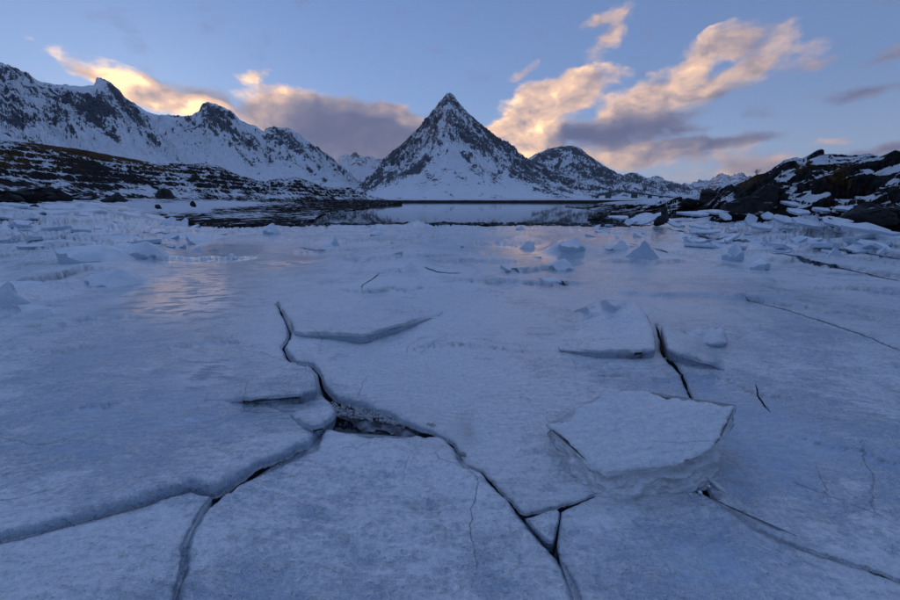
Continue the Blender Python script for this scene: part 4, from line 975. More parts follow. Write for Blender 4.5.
def rand_outline(w, d, rs, k=None, pointy=0.35):
    k = k or int(rs.integers(5, 9)); a = np.sort(rs.random(k) * 0.7 + np.arange(k)) / k * 2 * math.pi
    r = 1 - pointy * rs.random(k)
    return np.stack([np.cos(a) * r * w / 2, np.sin(a) * r * d / 2], 1)

# the big block
def ice_block():
    topo = [(546, 424, .12), (556, 422.5, .13), (571, 421, .15), (575, 411, .17), (584, 404, .19), (596, 399, .21), (605, 394, .22), (618, 390.5, .235), (632, 390, .245), (645, 390, .25), (656, 393, .25), (667, 398, .25), (680, 397.5, .26), (695, 400, .27), (708, 402, .28), (722, 405.5, .29), (736, 403.5, .30),
            (729, 419, .255), (722, 430, .23), (717, 440, .205), (714, 447, .19), (700, 455, .165), (684, 461, .15), (664, 464, .14), (640, 467, .13), (622, 470, .12), (606, 471, .11), (592, 464, .11), (578, 452, .11), (566, 440, .11), (555, 431, .115)]
    t = np.array(topo); X, Y = unproj(t[:, 0], t[:, 1], t[:, 2])
    # foot outline: same points pulled to the ground
    ft = [(566, 446), (572, 446), (580, 440), (588, 436), (598, 432), (610, 430), (622, 428), (634, 427), (645, 427), (655, 428), (664, 430), (674, 432), (684, 435), (692, 440), (699, 446), (705, 452), (711, 457),
          (713, 463), (711, 469), (708, 474), (704, 480), (694, 485), (680, 488), (662, 491), (640, 493.5), (622, 494.5), (609, 495), (596, 487), (585, 476), (575, 463), (568, 453)]
    f = np.array(ft, float); FX, FY = unproj(f[:, 0], f[:, 1], 0.02)
    def up_res(a, k=4): 
        n = len(a); tt = np.arange(n * k) / k; b = np.r_[a, a[:1]]; return np.interp(tt, np.arange(n + 1), b)
    K = 5
    TX, TY, TZ, BX, BY = [up_res(q, K) for q in (X, Y, t[:, 2], FX, FY)]
    n = len(TX); rs = np.random.default_rng(12)
    # jagged rim
    nx = np.gradient(TY); ny = -np.gradient(TX); l = np.hypot(nx, ny) + 1e-9; nx, ny = nx / l, ny / l
    jg = (0.016 * (fbm(np.arange(n) * 0.31, np.zeros(n), 4, 5, 0.7) - 0.5) * 2 - 0.010 * ((np.arange(n) * 0.23) % 1.0) * (TY > TY.mean())) * np.minimum(1, np.abs(np.arange(n) - 80) / 6.0)
    TX = TX + nx * jg; TY = TY + ny * jg
    A, bq, c_ = np.linalg.lstsq(np.stack([TX, TY, np.ones(n)], 1), TZ, rcond=None)[0]
    cx, cy = TX.mean(), TY.mean(); V = []
    res = TZ - (A * TX + bq * TY + c_); cell = 0.011
    gx, gy = np.meshgrid(np.arange(TX.min(), TX.max(), cell), np.arange(TY.min(), TY.max(), cell)); gx, gy = gx.ravel(), gy.ravel()
    gx = gx + (rs.random(gx.shape) - .5) * cell * .5; gy = gy + (rs.random(gy.shape) - .5) * cell * .5
    ring = np.stack([TX, TY], 1); k_ = inside(gx, gy, ring) & (dist_poly(gx, gy, ring) > cell * 0.7); gx, gy = gx[k_], gy[k_]
    tp = np.concatenate([ring, np.stack([gx, gy], 1)])
    rr = delaunay_2d_cdt([Vector(p) for p in tp.tolist()], [], [list(range(n))], 1, 1e-7, True)
    tv = np.array([tuple(q) for q in rr[0]]); TT = np.array([f for f in rr[2] if len(f) == 3], dtype=np.int64)
    order = -np.ones(n, int)
    for vi, src in enumerate(rr[3]):
        for q in src:
            if q < n: order[q] = vi
    wz = 0.0; wt = 0.0
    for j_ in range(0, n, 3):
        q = 1.0 / ((tv[:, 0] - TX[j_]) ** 2 + (tv[:, 1] - TY[j_]) ** 2 + 1e-4) ** 1.2; wz = wz + q * res[j_]; wt = wt + q
    xx, yy = tv[:, 0], tv[:, 1]; dr_ = dist_poly(xx, yy, ring)
    tz = A * xx + bq * yy + c_ + wz / wt
    tz = tz + 0.020 * (fbm(xx / 0.12, yy / 0.12, 5, 61, 0.6) - 0.5) + 0.014 * (fbm(xx / 0.3 + yy / 0.3, yy / 0.07, 4, 66) - 0.5) + 0.008 * (fbm(xx / 0.03, yy / 0.03, 4, 68, 0.6) - 0.5) - roundoff(dr_, 0.012, 0.008)
    topv = np.column_stack([tv, tz]); rim = topv[order]; R1 = 0; V = [rim]
    S = 22
    ledge = np.interp(np.linspace(0, 1, S + 1), [0, .10, .18, .26, .36, .5, .62, .8, .9, 1], [0, .02, .14, .16, .02, -.06, -.10, -.08, -.02, 0])
    ii = np.arange(n)
    for k in range(1, S + 1):
        s = k / S; e_ = s ** 1.25
        x = rim[:, 0] * (1 - e_) + BX * e_; y = rim[:, 1] * (1 - e_) + BY * e_; z = rim[:, 2] * (1 - s) + (-0.03) * s
        ox, oy = x - cx, y - cy; L = np.hypot(ox, oy); L[L == 0] = 1
        am = -0.13 * ledge[k] * (0.4 + 1.2 * fbm(ii * 0.06, np.full(n, 3.0), 3, 79)) + 0.11 * min(1, 4 * s * (1.15 - s)) * (fbm(ii * 0.13, np.full(n, s * 1.6), 3, 71, 0.5, ridged=True) - 0.5) + 0.03 * min(1, s * 5) * (fbm(ii * 0.4, np.full(n, s * 14), 4, 75, 0.6) - 0.5) * 0.6
        x = x + ox / L * am; y = y + oy / L * am
        V.append(np.column_stack([x, y, z]))
    nt_ = len(topv); nr = len(V); A_ = np.concatenate([topv] + V[1:] + [np.array([[cx, cy, -0.03]])])
    i = np.arange(n); j = (i + 1) % n
    ids = [order] + [nt_ + k * n + i for k in range(nr - 1)]
    F4 = [np.stack([ids[k], ids[k + 1], ids[k + 1][j], ids[k][j]], 1) for k in range(nr - 1)]
    F3 = [TT, np.stack([ids[-1][j], ids[-1], np.full(n, len(A_) - 1)], 1)]
    row = np.concatenate([np.zeros(nt_), np.repeat(np.arange(1, nr), n), [nr]])
    dirt = np.where(row > 0, 0.10 + 0.40 * np.exp(-((row - 5) / 1.8) ** 2) + 0.4 * (row > nr - 3) * (row < nr), 0.0)
    dirt[:nt_] = 0.12 * np.exp(-dr_ / 0.02) * (tv[:, 0] < cx)
    org = np.array([cx, cy, 0]); A_ = A_ - org
    me = mesh_np('ice_block', A_, F3 + F4, True, {'gloss': 0.15 * np.ones(len(A_)), 'dirt': dirt})
    bm = bmesh.new(); bm.from_mesh(me); bmesh.ops.recalc_face_normals(bm, faces=bm.faces); bm.to_mesh(me); bm.free()
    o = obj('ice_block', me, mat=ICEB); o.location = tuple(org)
    return tag(o, 'big pale ice block with layered front and sharp right tip, lying on the floes', 'ice block')
ice_block()

def place(me, name, u, v, z, rz, tilt, label, cat, group=None, mat=SHARD, scale=1.0, zrel=0.0):
    """u,v where its foot meets the ice"""
    x, y = unproj(u, v, z); h = float(ice_h(np.array([float(x)]), np.array([float(y)]))[0]) if z == 0 else z
    if abs(h) > 0.08 and z == 0:
        x, y = unproj(u, v, min(h, CZ - 0.15)); h = float(ice_h(np.array([float(x)]), np.array([float(y)]))[0])
    o = obj(name, me, mat=mat if not me.materials else None)
    o.location = (float(x), float(y), h + zrel)
    o.rotation_euler = (Matrix.Rotation(rz, 3, 'Z') @ Matrix.Rotation(tilt[0], 3, 'X') @ Matrix.Rotation(tilt[1], 3, 'Y')).to_euler()
    o.scale = (scale,) * 3
    return tag(o, label, cat, group)

# hand-placed shards: u, v(foot), width px, height px, kind, label
SH = [
    (8, 311, 46, 27, 'fin', 'thin upright ice fin at the left edge of the frame'),
    (22, 319, 60, 9, 'lean', 'low dark-bellied ice slab under the upright fin at the left edge'),
    (120, 277, 62, 15, 'mound', 'broad domed ice slab with a crack, left of the orange reflection'),
    (40, 316, 44, 9, 'wedge', 'dark-edged ice wedge lying right of the upright fin at the left edge'),
    (26, 288, 74, 7, 'low', 'long lens-shaped ice ridge behind the left upright fin'),
    (150, 257, 44, 15, 'mound', 'sloping white ice slab leaning beside two small chunks'),
    (171, 249, 9, 8, 'chunk', 'left of two small ice chunks behind the sloping white slab'),
    (181, 250, 12, 7, 'chunk', 'right of two small ice chunks behind the sloping white slab'),
    (195, 253, 12, 5, 'lean', 'tiny dark-edged ice sliver right of the two chunks'),
    (166, 227, 20, 9, 'lean', 'pointed far ice slab, left half of a split pair'),
    (180, 227, 17, 8, 'lean', 'pointed far ice slab, right half of a split pair'),
    (170, 237, 20, 6, 'chunk', 'flat broken ice chunk in front of the split pair'),
    (224, 224, 17, 6, 'lean', 'slender ice slab leaning right at the edge of the dark beach'),
    (274, 233, 22, 11, 'cone', 'cone-shaped ice mound in front of the dark beach'),
    (328, 243, 15, 4, 'low', 'low dark-edged ice plate left of the pointed shard'),
    (334, 243, 11, 8, 'fin', 'pointed ice shard standing on the far ice left of centre'),
    (379, 231, 17, 6, 'cone', 'small ice mound below the mountain reflection, left of centre'),
    (392, 225, 11, 5, 'cone', 'left of two tiny ice mounds at the water edge'),
    (417, 226, 15, 6, 'cone', 'right of two tiny ice mounds at the water edge'),
    (411, 270, 27, 10, 'cone', 'snowy ice mound with a cracked top in the middle distance'),
    (521, 231, 13, 5, 'cone', 'tiny ice mound at the pink reflection'),
    (527, 242, 15, 6, 'lean', 'small tilted ice plate in the pink reflection'),
    (509, 274, 18, 8, 'wedge', 'dark-edged ice wedge right of the snowy mound'),
    (563, 254, 24, 9, 'mound', 'smooth snowy ice hump left of the triangular shards'),
    (572, 252, 26, 11, 'cone', 'cracked ice hump with a small spike'),
    (609, 250, 10, 6, 'chunk', 'small broken ice chunk left of the tall triangular shard'),
    (619, 251, 19, 8, 'lean', 'low triangular ice shard beside the tall one'),
    (642, 255, 31, 15, 'fin', 'tall triangular ice shard on the right middle ice'),
    (603, 233, 18, 4, 'low', 'flat dark-edged ice plate near the snowy spit'),
    (733, 264, 30, 21, 'block', 'pale blue ice lump on the smooth right ice'),
    (758, 271, 22, 13, 'block', 'small three-pointed ice lump right of the pale blue one'),
    (836, 254, 18, 8, 'fin', 'faint triangular ice shard on the far right ice'),
    (862, 247, 34, 7, 'wedge', 'dark-edged wedge of ice at the far right below the oval plate'),
    (105, 224, 42, 6, 'low', 'wide low snow-covered ice slab in the left distance'),
    (60, 246, 50, 6, 'low', 'broken grey ice ridge on the left'),
    (553, 285, 30, 5, 'low', 'long thin raised ice edge in the centre right'),
]
PX = lambda v: (v - 201) / FOC / CZ  # 1 / distance
for i, (u, v, w, h, kind, lab) in enumerate(SH):
    rs = np.random.default_rng(900 + i)
    x, y = unproj(u, v); dist = math.hypot(float(x), float(y)) / math.cos(math.atan((u - 450) / 410)) ** 0
    depth = float(y) * CT + CZ * ST; mpp = depth / FOC
    Wm, Hm = w * mpp, h * mpp
    if kind in ('mound', 'low', 'cone'):
        # solid hump: low faceted dome with one broken side
        d = Wm * (0.7 if kind != 'low' else 0.5); n = 26
        a = np.arange(n) / n * 2 * math.pi; r = 1 - 0.22 * rs.random(n); oc = np.stack([np.cos(a) * r * Wm / 2, np.sin(a) * r * d / 2], 1)
        px_, py_ = (rs.random(2) - 0.5) * (0.5, 0.3); sharp = {'mound': 1.3, 'low': 1.6, 'cone': 0.95}[kind]
        def top(xx, yy, Wm=Wm, d=d, px_=px_, py_=py_, Hm=Hm, sharp=sharp):
            q = np.hypot((xx / Wm * 2 - px_) * (1 + 0.4 * np.sign(xx / Wm * 2 - px_)), yy / d * 2 - py_)
            return Hm * 0.92 * np.clip(1 - q ** sharp, -0.1, 1) + 0.10 * Hm
        me = slab_mesh('ice_slab', oc, Hm * 0.5 + 0.05, seed=i, rings=9, side=2, nz=0.022, layer=0.01, taper=0.02, n=36, top=top, ang=0.5)
        place(me, 'ice_mound' if kind != 'low' else 'ice_slab', u, v - (h * 0.25), 0, 0, (0, 0), lab, 'ice mound' if kind != 'low' else 'ice slab', zrel=-0.03 - 0.05 * Hm)
    elif kind == 'block':
        oc = rand_outline(Wm, Wm * 0.7, rs, 7, 0.3)
        pk = [(rs.random() - 0.6) * Wm * 0.4, rs.random() * Wm * 0.15]
        def top(xx, yy, Wm=Wm, Hm=Hm, pk=pk, i=i):
            q = np.hypot((xx - pk[0]) / Wm * 2.2, (yy - pk[1]) / Wm * 2.2)
            z = Hm * (0.28 + 0.72 * np.clip(1 - q, 0, 1) ** 0.8)
            if i % 2: z = Hm * (0.2 + 0.7 * np.abs(np.sin(xx / Wm * 8.5 + 1)) * np.clip(1.2 - q, 0, 1))
            return z
        me = slab_mesh('ice_lump', oc, Hm * 0.45, seed=i, rings=9, side=4, nz=0.03, layer=0.05, taper=0.08, n=40, top=top, ang=0.6)
        place(me, 'ice_lump', u, v - h * 0.15, 0, 0, (0, 0), lab, 'ice lump', zrel=-0.02)
    else:
        th = min(0.10, Hm * 0.22) + 0.02
        if kind == 'fin':
            oc = np.array([(-.5, 0), (-.28, .35), (-.05, .72), (.05, 1.12), (.12, 1.0), (.28, .55), (.5, 0), (.3, -.3), (-.3, -.3)]) * (Wm, Hm); tilt = (R(64 + 12 * rs.random()), R(6 * rs.random()))
            rz = R(rs.uniform(-20, 20)); zr = 0.0
            if i == 0: oc = oc * (-1, 1)
        elif kind == 'lean':
            oc = np.array([(-.5, -.1), (-.2, .5), (.18, 1.1), (.36, .9), (.5, 0), (.2, -.4), (-.3, -.4)]) * (Wm, Hm * 1.15); tilt = (R(52), R(-4)); rz = R(rs.uniform(-10, 20)); zr = 0
        elif kind == 'wedge':
            oc = np.array([(-.5, .2), (-.3, .6), (.1, .45), (.5, .15), (.4, -.2), (-.2, -.25)]) * (Wm, Wm * 0.6); tilt = (R(16), R(22)); rz = R(rs.uniform(0, 20)); zr = Hm * 0.25; th = Hm * 0.4
        else:
            oc = rand_outline(Wm, Wm * 0.6, rs, 6, 0.25); tilt = (R(20 + 20 * rs.random()), R(rs.uniform(-20, 20))); rz = R(rs.uniform(-30, 30)); zr = Hm * 0.35; th = Hm * 0.55
        me = slab_mesh('ice_slab', oc, th, seed=i, rings=4, side=3, nz=0.02, layer=0.03, n=26)
        place(me, 'ice_shard' if kind in ('fin', 'lean') else ('ice_chunk' if kind == 'chunk' else 'ice_slab'), u, v, 0, rz, tilt, lab, 'ice shard' if kind in ('fin', 'lean') else ('ice chunk' if kind == 'chunk' else 'ice slab'), zrel=zr)

# small splinter and chips next to the block
me = slab_mesh('ice_splinter', np.array([(-.5, 0), (-.2, .10), (.3, .08), (.5, 0), (.2, -.08), (-.25, -.09)]) * (0.16, 0.16), 0.012, seed=3, rings=3, side=2, n=24)
place(me, 'ice_splinter', 714.5, 484, 0, R(115), (R(10), R(-12)), 'thin clear ice splinter right of the big block', 'ice splinter', mat=ICEB, zrel=0.02)
protos = [slab_mesh('ice_chip', rand_outline(1, 0.8, np.random.default_rng(s), None, 0.5), 0.3, seed=s, rings=2, side=2, n=10, nz=0.04) for s in range(6)]
for me in protos: me.materials.append(SHARD)
crs = np.random.default_rng(44)
for (u, v, s) in [(552, 436, .03), (560, 447, .022), (585, 483, .03), (596, 492, .028), (575, 470, .02), (709, 486, .02), (700, 492, .03), (690, 494, .025), (621, 497, .02), (570, 461, .018)]:
    x, y = unproj(u, v, 0.01); o = obj('ice_chip', protos[int(crs.integers(6))]); o.location = (float(x), float(y), 0.012); o.scale = (s * 1.3,) * 3
    o.rotation_euler = (crs.uniform(-.5, .5), crs.uniform(-.5, .5), crs.uniform(0, 6.28)); tag(o, 'small ice chip lying at the foot of the big block', 'ice chip', 'ice chips around the block')
# crumbled ice in the gap (one uncountable mass)
bm = bmesh.new()
for k in range(620):
    if k < 560:
        t = crs.random(); u = 330 + 105 * t; v = 412 + 19 * t + crs.uniform(-7, 6) * (1 - t * 0.8)
        if v > 424 + 9 * t: continue
    else:
        j = int(crs.integers(20, len(EDGE) - 3)); u, v = EDGE[j]; u += crs.uniform(-4, 4); v += crs.uniform(0, 4)
    x, y = unproj(u, v, -0.05); s = 0.006 + 0.024 * crs.random() ** 2
    ico = bmesh.ops.create_icosphere(bm, subdivisions=1, radius=s)['verts']
    M = Matrix.Translation((float(x), float(y), -0.035 + crs.uniform(0, 0.02))) @ Matrix.Rotation(crs.uniform(0, 6), 4, 'Z') @ Matrix.Rotation(crs.uniform(0, 3), 4, 'X') @ Matrix.Diagonal((1, crs.uniform(.5, 1), crs.uniform(.3, .7), 1))
    for q in ico: q.co = M @ (q.co * crs.uniform(.75, 1.15))
me = bpy.data.meshes.new('crumbled_ice'); bm.to_mesh(me); bm.free()
m_, N_, b_ = new_mat('dirty_crumbled_ice'); n_ = N_.noise(N_.add('ShaderNodeNewGeometry').outputs['Position'], 40, 3, 0.6)
N_.link(N_.mix(n_, (0.16, 0.14, 0.13), (0.60, 0.62, 0.65)), b_.inputs['Base Color']); b_.inputs['Roughness'].default_value = 0.45
tag(obj('crumbled_ice', me, mat=m_), 'crumbled dirty ice filling the gap between the floes', 'ice rubble', kind='stuff')

# ------------------------------------------------------------------ boulders
def rock_mesh(w, d, h, seed, name='boulder'):
    rs = random.Random(seed); bm = bmesh.new()
    for k in range(16):
        a = rs.uniform(0, 6.283); c = rs.uniform(-0.5, 1); s = math.sqrt(max(0, 1 - min(1, abs(c)) ** 2)) * rs.uniform(.8, 1.05)
        bm.verts.new((math.cos(a) * (s * .7 + .3) * w / 2, math.sin(a) * (s * .7 + .3) * d / 2, c * h * (1 if c > 0 else .5)))
    r = bmesh.ops.convex_hull(bm, input=bm.verts)
    for q in [q for q in bm.verts if not q.link_faces]: bm.verts.remove(q)
    bmesh.ops.bevel(bm, geom=bm.edges[:], offset=min(w, h) * 0.045, segments=1, affect='EDGES')
    bmesh.ops.triangulate(bm, faces=bm.faces)
    bmesh.ops.subdivide_edges(bm, edges=bm.edges[:], cuts=3, use_grid_fill=True)
    sz = max(w, h)
    for q in bm.verts:
        n = mnoise.fractal(q.co / sz * 3 + Vector((seed, 0, 0)), 0.7, 2.1, 4); q.co += q.co.normalized() * n * sz * 0.10
        n = mnoise.cell(q.co / sz * 5 + Vector((seed, 0, 0))); q.co += q.co.normalized() * n * sz * 0.035
    me = bpy.data.meshes.new(name); bm.to_mesh(me); bm.free()
    return me
BO = [  # u, v foot, width px, height px, distance m, material, label
    (708, 205, 32, 20, 46, ROCK, 'dark peaked boulder standing left of the rocky outcrop', (-.1, .35)),
    (752, 214, 62, 29, 30, ROCKS, 'large black cliff-like boulder at the foot of the outcrop', (0, .1)),
    (730, 201, 26, 14, 40, ROCKS, 'snow-capped boulder between the peaked boulder and the black cliff', (0, 0)),
    (664, 220, 20, 12, 27, ROCK, 'leaning dark slab of rock among ice plates on the spit', (0, .5)),
    (663, 221, 14, 7, 25, ROCK, 'small black boulder under the leaning slab of rock', (0, 0)),
    (598, 220, 14, 6, 28, ROCK, 'small black boulder at the end of the snowy spit', (0, 0)),
    (607, 221, 12, 4, 27, ROCKS, 'flat rock with snow on it beside the spit end', (0, 0)),
    (688, 205, 22, 7, 50, ROCK, 'low dark rock left below the peaked boulder', (0, 0)),
    (875, 220, 68, 14, 24, ROCK, 'long black boulder at the right edge behind the oval ice plate', (0, -.1)),
    (870, 198, 42, 13, 34, ROCKS, 'grey slab of rock on the right below the snow field', (0, .1)),
    (884, 186, 14, 10, 36, ROCK, 'rounded dark boulder, left of a pair at the right edge', (0, 0)),
    (900, 190, 20, 13, 34, ROCK, 'rounded dark boulder, right of a pair at the right edge', (0, 0)),
    (824, 197, 34, 13, 33, ROCK, 'brown-black humped boulder above the ice plates', (0, 0)),
    (808, 183, 26, 9, 37, ROCKS, 'dark boulder ringed with snow on the outcrop', (0, 0)),
    (858, 187, 22, 7, 36, ROCKS, 'low brownish boulder under the right snow field', (0, 0)),
    (790, 210, 14, 8, 31, ROCK, 'small dark boulder wedged behind ice plates right of the black cliff', (0, 0)),
    (830, 226, 12, 9, 22, ROCK, 'small black rock showing in the gap between two ice plates', (0, 0)),
    (35, 198, 74, 12, 62, ROCK, 'long smooth grey rock at the left edge of the shore', (0, 0)),
    (6, 200, 30, 8, 58, ROCK, 'low dark rock in the far left of the shore', (0, 0)),
    (78, 198, 34, 9, 64, ROCKS, 'dark rock with snow streaks right of the long grey rock', (0, 0)),
    (112, 200, 24, 7, 62, ROCK, 'dark cracked shore rock under the hill', (0, 0)),
    (165, 197, 20, 9, 76, ROCKS, 'grey rock on the slope above the shore', (0, 0)),
    (35, 210, 14, 6, 42, ROCK, 'pointed black rock poking through the left ice', (0, 0)),
    (158, 208, 8, 4, 44, ROCK, 'small round rock, left of two on the snowy beach', (0, 0)),
    (193, 206, 7, 5, 44, ROCK, 'small round rock, right of two on the snowy beach', (0, 0)),
    (303, 226, 7, 4, 24, ROCKS, 'small rock with snow on the ice edge left of centre', (0, 0)),
    (327, 225, 6, 4, 25, ROCKS, 'tiny capped rock at the ice edge below the beach', (0, 0)),
]
for i, (u, v, w, h, D, mt, lab, tl) in enumerate(BO):
    x, y, dz = pxdir(u, v); L = math.hypot(x, y); X, Y = x / L * D, y / L * D; Zf = CZ + dz / L * D
    mpp = math.hypot(X, Y) * math.cos(math.atan2(X, Y)) / FOC
    me = rock_mesh(w * mpp, w * mpp * 0.7, h * mpp, 60 + i)
    o = obj('boulder', me, mat=mt); o.location = (X, Y, Zf - 0.05 * h * mpp); o.rotation_euler = (tl[0], tl[1] * -1 if u < 700 else tl[1], 0)
    tag(o, lab, 'boulder')

# small stones and weed along the water edge of the ice: uncountable
bm = bmesh.new(); rs = random.Random(5)
for k in range(1500):
    if k < 1000: u = rs.uniform(195, 650); D = rs.gauss(27.6, 0.8) if u > 300 else rs.uniform(28, 40)
    else: u = rs.uniform(590, 700); D = rs.uniform(29, 60)
    a = az_of(u); X, Y = D * math.sin(a), D * math.cos(a); s = rs.uniform(0.04, 0.16) * (1 if rs.random() < .9 else 1.8)
    vs = bmesh.ops.create_icosphere(bm, subdivisions=1, radius=s)['verts']; f = rs.uniform(.3, .6)
    for q in vs:
        q.co = q.co * rs.uniform(.75, 1.2); q.co = Vector((X + q.co.x * 1.6, Y + q.co.y, 0.0 + q.co.z * f))
me = bpy.data.meshes.new('shore_stones'); bm.to_mesh(me); bm.free()
tag(obj('shore_stones', me, mat=make_rock('weedy_stone', 1.05)), 'dark weedy stones along the edge of the ice', 'stones', kind='stuff')

# ------------------------------------------------------------------ ice plates piled on the right shore
PL = [  # u, v centre, width px, apparent height px, distance, tiltx, tilty, thick m, label
    (866, 227, 46, 12, 20, .30, .05, .30, 'large oval ice plate lying in front of the long black boulder'),
    (838, 221, 26, 14, 22, .45, -.1, .22, 'pale rounded ice plate left of the large oval one'),
    (808, 223, 30, 11, 21.5, .45, .1, .2, 'broad ice plate with a dark gap on its right side'),
    (784, 219, 20, 10, 23, .5, .2, .2, 'ice plate edged by black cracks, left of the broad one'),
    (762, 226, 26, 9, 21.5, .3, .0, .2, 'low ice plate under the black cliff'),
    (752, 221, 12, 17, 22, 1.0, .35, .14, 'upright ice plate leaning left in front of the black cliff'),
    (768, 216, 12, 9, 24, .8, -.3, .14, 'short upright ice plate right of the leaning one'),
    (799, 211, 24, 8, 26, .4, .1, .2, 'second-row ice plate above the broad one'),
    (822, 209, 20, 7, 27, .35, .1, .2, 'second-row ice plate left of the dark boulder gap'),
    (848, 208, 22, 6, 27, .3, .0, .2, 'ice plate left of the long black boulder end'),
    (813, 202, 30, 6, 30, .35, 0, .2, 'third-row ice plate below the humped boulder'),
    (845, 201, 28, 6, 30, .35, .05, .2, 'third-row ice plate below the grey slab of rock'),
    (793, 203, 18, 6, 29, .4, .1, .2, 'snowy ice plate at the right foot of the black cliff'),
    (725, 216, 14, 9, 26, .9, .2, .14, 'small upright ice plate left of the black cliff'),
    (716, 211, 34, 5, 29, .2, .0, .2, 'flat snow-covered ice plate below the peaked boulder'),
    (700, 226, 24, 5, 22, .2, .1, .16, 'curled ice plate on the smooth ice below the spit'),
    (708, 231, 30, 4, 20.5, .18, -.1, .14, 'thin ice plate in front of the curled one'),
    (693, 213, 32, 6, 28, .25, 0, .2, 'flat ice plate right of the leaning slab of rock'),
    (640, 217, 26, 6, 27, .4, -.35, .18, 'long ice beam slanting up to the right on the spit'),
    (650, 218, 24, 6, 26, .4, -.45, .18, 'second slanting ice beam beside the first'),
    (629, 222, 10, 8, 25, .9, -.4, .12, 'small upright ice plate at the foot of the slanting beams'),
    (620, 217, 24, 5, 28, .2, 0, .2, 'flat snowy ice plate on the spit left of the beams'),
    (675, 224, 14, 6, 24, .7, .2, .14, 'ice plate propped below the small black boulder'),
    (888, 232, 30, 6, 18.5, .25, .1, .15, 'low ice plate at the right edge in front of the oval one'),
    (863, 198, 12, 5, 31, .3, 0, .15, 'small round ice plate perched on the grey rock'),
]
for i, (u, v, w, h, D, tx, ty, th, lab) in enumerate(PL):
    rs_ = np.random.default_rng(1300 + i); x, y, dz = pxdir(u, v); L = math.hypot(x, y); X, Y, Z = x / L * D, y / L * D, CZ + dz / L * D
    mpp = Y / FOC; Wm = w * mpp; inc = math.sin(tx) + 0.08
    dep = min(max(h * mpp / max(inc, 0.15) * 0.8, Wm * 0.35), Wm * 1.4)
    me = slab_mesh('ice_plate', rand_outline(Wm * 1.2, dep * 1.2, rs_, 6, 0.34), min(th * 0.6, h * mpp * 0.4, 0.11), seed=i + 50, rings=5, side=3, nz=0.012, layer=0.02, n=30, taper=0.04)
    o = obj('ice_plate', me, mat=SHARD); o.location = (X, Y, Z + 0.05 * h * mpp); o.rotation_euler = (tx, ty, rs_.uniform(-.3, .3)); tag(o, lab, 'ice plate')
# smaller plates between them and over the left shore ice
small = [slab_mesh('ice_fragment', rand_outline(1.1, 0.85, np.random.default_rng(s + 70), 5 + s % 3, 0.42), 0.13, seed=s + 70, rings=3, side=2, n=20, nz=0.012, layer=0.02, taper=0.05) for s in range(10)]
for me in small: me.materials.append(SHARD)
rs = np.random.default_rng(77)
LM = [(866, 227, 'the large oval ice plate'), (838, 221, 'the pale rounded plate'), (808, 223, 'the broad ice plate on the right shore'), (752, 214, 'the black cliff-like boulder'), (762, 226, 'the low plate under the black cliff'),
      (708, 205, 'the peaked boulder'), (640, 217, 'the slanting ice beams'), (642, 250, 'the tall triangular shard'), (733, 258, 'the pale blue ice lump'), (10, 305, 'the upright fin at the left edge'), (120, 272, 'the domed slab on the left'),
      (150, 252, 'the sloping white slab'), (173, 224, 'the split slab pair'), (274, 229, 'the cone-shaped mound'), (35, 209, 'the pointed black rock'), (411, 265, 'the snowy mound in mid-ice'), (700, 226, 'the curled ice plate'),
      (664, 218, 'the leaning slab of rock'), (824, 195, 'the humped boulder'), (888, 232, 'the low right-edge plate'), (105, 222, 'the wide snow-covered slab'), (60, 244, 'the grey ice ridge'), (334, 240, 'the pointed far shard'),
      (527, 240, 'the tilted pink-lit plate'), (572, 250, 'the cracked ice hump'), (598, 220, 'the rock at the spit end'), (784, 219, 'the crack-edged ice plate'), (725, 215, 'the upright plate by the black cliff'), (509, 272, 'the dark-edged wedge'),
      (120, 200, 'the cracked shore rock'), (193, 206, 'the pair of round beach rocks'), (379, 228, 'the small reflection-side mound'), (836, 252, 'the faint triangular shard'), (862, 245, 'the dark-edged wedge at far right')]
def scatter(n, u0, u1, v0, v1, smin, smax, label, group, tl=0.5, power=1.0):
    for k in range(n):
        u = rs.uniform(u0, u1); v = v0 + (v1 - v0) * rs.random() ** power
        D = 1.5 / ((v - 201) / 405.0); D = min(D, 60)
        a = az_of(u); X, Y = D * math.sin(a), D * math.cos(a); h = float(ice_h(np.array([X]), np.array([Y]))[0])
        if h < -0.12: continue
        s = rs.uniform(smin, smax) * (1 if rs.random() < .8 else 1.6)
        o = obj('ice_fragment', small[int(rs.integers(10))]); o.location = (X, Y, h + 0.02 * s); o.scale = (s * rs.uniform(.8, 1.4), s, s * rs.uniform(.6, 1.1))
        rx, ry = rs.normal(0.12, tl * 0.6), rs.normal(0, tl * 0.6); o.rotation_euler = (rx, ry, rs.uniform(0, 6.28))
        pu, pv = proj(X, Y, h); q = min(LM, key=lambda m: (m[0] - pu) ** 2 + 6 * (m[1] - pv) ** 2); du, dv = q[0] - pu, q[1] - pv
        wh = ('right of' if du < 0 else 'left of') if abs(du) > 3.0 * abs(dv) else ('in front of' if dv < 0 else 'behind')
        if math.hypot(du, dv) > 45: wh = 'far right of' if du < 0 else 'far left of'
        t = math.hypot(rx, ry); po = 'flat-lying' if t < 0.18 else 'slightly tilted' if t < 0.38 else 'steeply tilted' if t < 0.7 else 'upended'
        px_ = s * FOC / D; sz = 'tiny' if px_ < 5 else 'small' if px_ < 10 else 'middle-sized' if px_ < 18 else 'broad'
        tag(o, '%s %s ice %s %s %s' % (sz, po, 'piece' if 'spit' in group else 'fragment', wh, q[2]), 'ice fragment', group)
scatter(210, 690, 925, 209, 240, 0.35, 1.0, 'small broken ice fragment among the plates piled on the right shore', 'ice fragments on the right shore', 0.55, 1.3)
scatter(26, 590, 700, 211, 236, 0.35, 0.9, 'small broken ice fragment on the snowy spit', 'ice fragments on the spit', 0.5)
